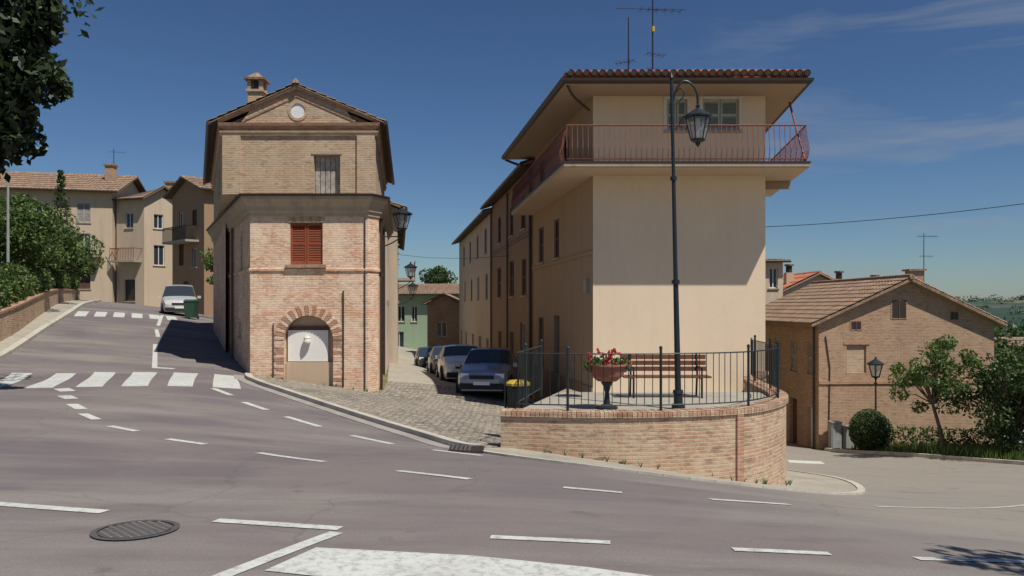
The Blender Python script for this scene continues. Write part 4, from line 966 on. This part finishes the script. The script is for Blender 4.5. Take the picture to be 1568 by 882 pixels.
for p in hl:
    if p[1]<24: continue
    zt_=3.25+1.0*min(1,max(0,(p[1]-27)/26)); g=G(*p)+.4
    for _ in range(2): cl.append((p[0]+rng.uniform(-.2,.2),p[1],(zt_+g)/2,.6,.65,(zt_-g)/2*rng.uniform(.94,1.04)))
leaves(mb,cl,520,.085,['leaf_mid','leaf_mid','leaf_light','leaf_dark'],.88); mb.build('hedge')
tree('garden_tree',(-22.3,34.5),(-22.6,35,4.9),(2.7,1.8,1.5),44,.75,300,.09,['leaf_mid','leaf_mid','leaf_light'],.12)
tree('garden_tree',(-25.0,41),(-25.2,41,5.0),(2.4,2,1.7),34,.85,240,.11,['leaf_mid','leaf_light','leaf_dark'],.12)
tree('garden_tree',(-29,49),(-28.6,49.5,5.2),(1.9,2,1.8),26,.9,220,.13,['leaf_mid','leaf_light'],.12)
E=empty('conifer_tree'); lf=MB(); tk=MB(); x,y=-28.2,49; g=G(x,y); tk.cyl((x,y,g),(x,y,10.2),.12,.02,'bark',8)
for i in range(46):
    z=4.8+i*.118; r=(10.4-z)*.2+.15
    for k in range(5):
        a=rng.uniform(0,6.28); e=(x+r*math.cos(a),y+r*math.sin(a),z+.15); tk.cyl((x,y,z),e,.02,.005,'bark',4,False); leaves(lf,[((x+e[0])/2,(y+e[1])/2,z+.08,r*.4,r*.4,.07)],7,.09,['leaf_dark','leaf_mid'],.1)
lf.build('foliage',E); tk.build('trunk',E)
edge=[(-9.0+rng.uniform(-.35,.3),14.8,z,.5,.5,.4) for z in np.arange(5.9,9.2,.28)]+[(-9.5,14.8,5.4,.5,.5,.4),(-9.5,14.7,4.9,.45,.4,.35),(-9.85,14.6,4.45,.35,.35,.35),(-9.95,14.7,4.1,.2,.2,.3)]+[(-9.9+rng.uniform(-.4,.3),15+rng.uniform(-.6,.6),z,.7,.7,.55) for z in np.arange(5.0,9.5,.22)]
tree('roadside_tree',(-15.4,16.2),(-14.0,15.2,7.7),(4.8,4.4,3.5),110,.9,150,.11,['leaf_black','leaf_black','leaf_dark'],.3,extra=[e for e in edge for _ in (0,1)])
tree('roadside_tree',(7.6,3.2),(6.9,3.0,5.0),(1.5,1.2,1.1),24,.5,60,.11,['leaf_dark','leaf_mid'],.12)
tree('shrub',(-17.3,47),(-17.4,47.5,4.2),(1.1,1,1.3),16,.6,110,.11,['leaf_mid','leaf_light'],.08)
tree('young_tree',(16.9,30.5),(16.2,30.3,-.9),(1.8,1.3,1.5),34,.42,150,.075,['leaf_mid','leaf_light','leaf_mid'],.07)
tree('garden_tree',(18.6,29),(18.6,29,-1.9),(1.5,1.5,2.0),42,.6,170,.085,['leaf_dark','leaf_mid','leaf_dark'],.12)
tree('garden_tree',(20.6,31.0),(20.6,31,-.9),(1.6,1.5,1.8),34,.6,170,.09,['leaf_mid','leaf_light'],.12)
tree('garden_tree',(25.5,40.0),(25.5,40,-1.3),(2.0,1.8,1.7),30,.8,150,.12,['leaf_mid','leaf_dark'],.12)
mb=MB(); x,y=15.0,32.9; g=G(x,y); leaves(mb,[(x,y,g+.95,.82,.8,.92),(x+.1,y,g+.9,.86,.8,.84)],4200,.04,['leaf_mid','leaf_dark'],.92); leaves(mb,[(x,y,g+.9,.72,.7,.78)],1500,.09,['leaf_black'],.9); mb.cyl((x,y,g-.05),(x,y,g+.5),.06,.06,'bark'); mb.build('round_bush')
mb=MB(); leaves(mb,[(16.8+i*.5,33.6-.15*i,G(16.8+i*.5,33.6)+.55,.5,.5,.6) for i in range(9)],330,.07,['leaf_dark','leaf_mid'],.7); mb.build('hedge')
mb=MB(); cl=[(-9.9+rng.uniform(-1.5,1.5),104+rng.uniform(-2,2),5.0+rng.uniform(-3.0,1.3),1.2,1.2,1.1) for _ in range(26)]+[(x,106,2.5+rng.uniform(-1,1),1.6,1.6,1.4) for x in np.linspace(-14,-4,10)]
leaves(mb,cl,240,.2,['leaf_mid','leaf_dark'],.7); mb.build('distant_trees')
mb=MB(); cl=[(rng.uniform(35,90),rng.uniform(90,120),-4+rng.uniform(-2,1.5),2.6,2.6,2.2) for _ in range(36)]+[(rng.uniform(90,190),rng.uniform(180,260),-12+rng.uniform(-3,2),4,4,3.4) for _ in range(30)]
leaves(mb,cl,150,.45,['leaf_mid','leaf_dark'],.7)
cl=[]
for _ in range(260):
    y=rng.uniform(330,2300)**1; x=y*rng.uniform(.42,.75); r=rng.uniform(3,7)*(1+y/1800); cl.append((x,y,G(x,y)+r*.4,r*1.8,r,r*.7))
leaves(mb,cl,60,2.2,['leaf_dark','leaf_mid'],.7); mb.build('distant_trees')
mb=MB(); pts=[]
for i in range(25):
    t=i/24; pts.append((7.22+9*t,22.3-7*t,3.98+.75*t-.25*4*t*(1-t)))
mb.tube(pts,.010,'dark_metal',4)
mb.build('overhead_cable')
mb=MB(); mb.tube([(-5.6,37,4.2),(-4,37.5,4.05),(-2,38,4.05),(-.1,38.2,4.2)],.012,'dark_metal',4); mb.build('overhead_cable')

# ------------------------------------------------------------------ light, sky, camera
sd=Vector((1.18,-1.2,2.85)).normalized()
li=bpy.data.lights.new('sun','SUN'); li.energy=5.0; li.angle=math.radians(.5); li.color=(1,.94,.85)
so=bpy.data.objects.new('sun',li); scene.collection.objects.link(so); so.rotation_euler=(-sd).to_track_quat('-Z','Y').to_euler()
w=bpy.data.worlds.new('World'); scene.world=w; w.use_nodes=True; t=w.node_tree; bg=t.nodes['Background']
sk=t.nodes.new('ShaderNodeTexSky'); sk.sky_type='NISHITA'; sk.sun_disc=False; sk.sun_elevation=math.radians(59.5); sk.sun_rotation=math.radians(135.5)
sk.air_density=1.0; sk.dust_density=.3; sk.ozone_density=2.5; sk.altitude=200
co=t.nodes.new('ShaderNodeTexCoord'); mp=t.nodes.new('ShaderNodeMapping'); mp.inputs['Scale'].default_value=(1.6,1.2,8); mp.inputs['Rotation'].default_value=(0,.12,0); t.links.new(co.outputs['Generated'],mp.inputs[0])
n=noise(t,mp.outputs[0],1.9,8,.58,.5)
sp=t.nodes.new('ShaderNodeSeparateXYZ'); t.links.new(co.outputs['Generated'],sp.inputs[0])
cf=rampf(t,n,.45,.72,0,1); xf=rampf(t,sp.outputs[0],.12,.48,.02,.8); mu=t.nodes.new('ShaderNodeMath'); mu.operation='MULTIPLY'; t.links.new(cf,mu.inputs[0]); t.links.new(xf,mu.inputs[1])
g=t.nodes.new('ShaderNodeGamma'); g.inputs[1].default_value=1.2; t.links.new(sk.outputs[0],g.inputs[0])
tint=mix(t,1.0,g.outputs[0],(.66,.78,.92),'MULTIPLY')
col=mix(t,mu.outputs[0],tint,(5.6,6.2,7.0)); t.links.new(col,bg.inputs[0]); bg.inputs[1].default_value=.05
cam=bpy.data.cameras.new('camera'); co_=bpy.data.objects.new('camera',cam); scene.collection.objects.link(co_); scene.camera=co_
co_.location=(0,0,1.7); co_.rotation_euler=(math.radians(90),0,0); cam.lens=1200/1568*36; cam.sensor_width=36; cam.shift_y=29/1568; cam.clip_end=20000; cam.clip_start=.1
scene.view_settings.view_transform='Standard'; scene.view_settings.look='None'; scene.view_settings.exposure=0
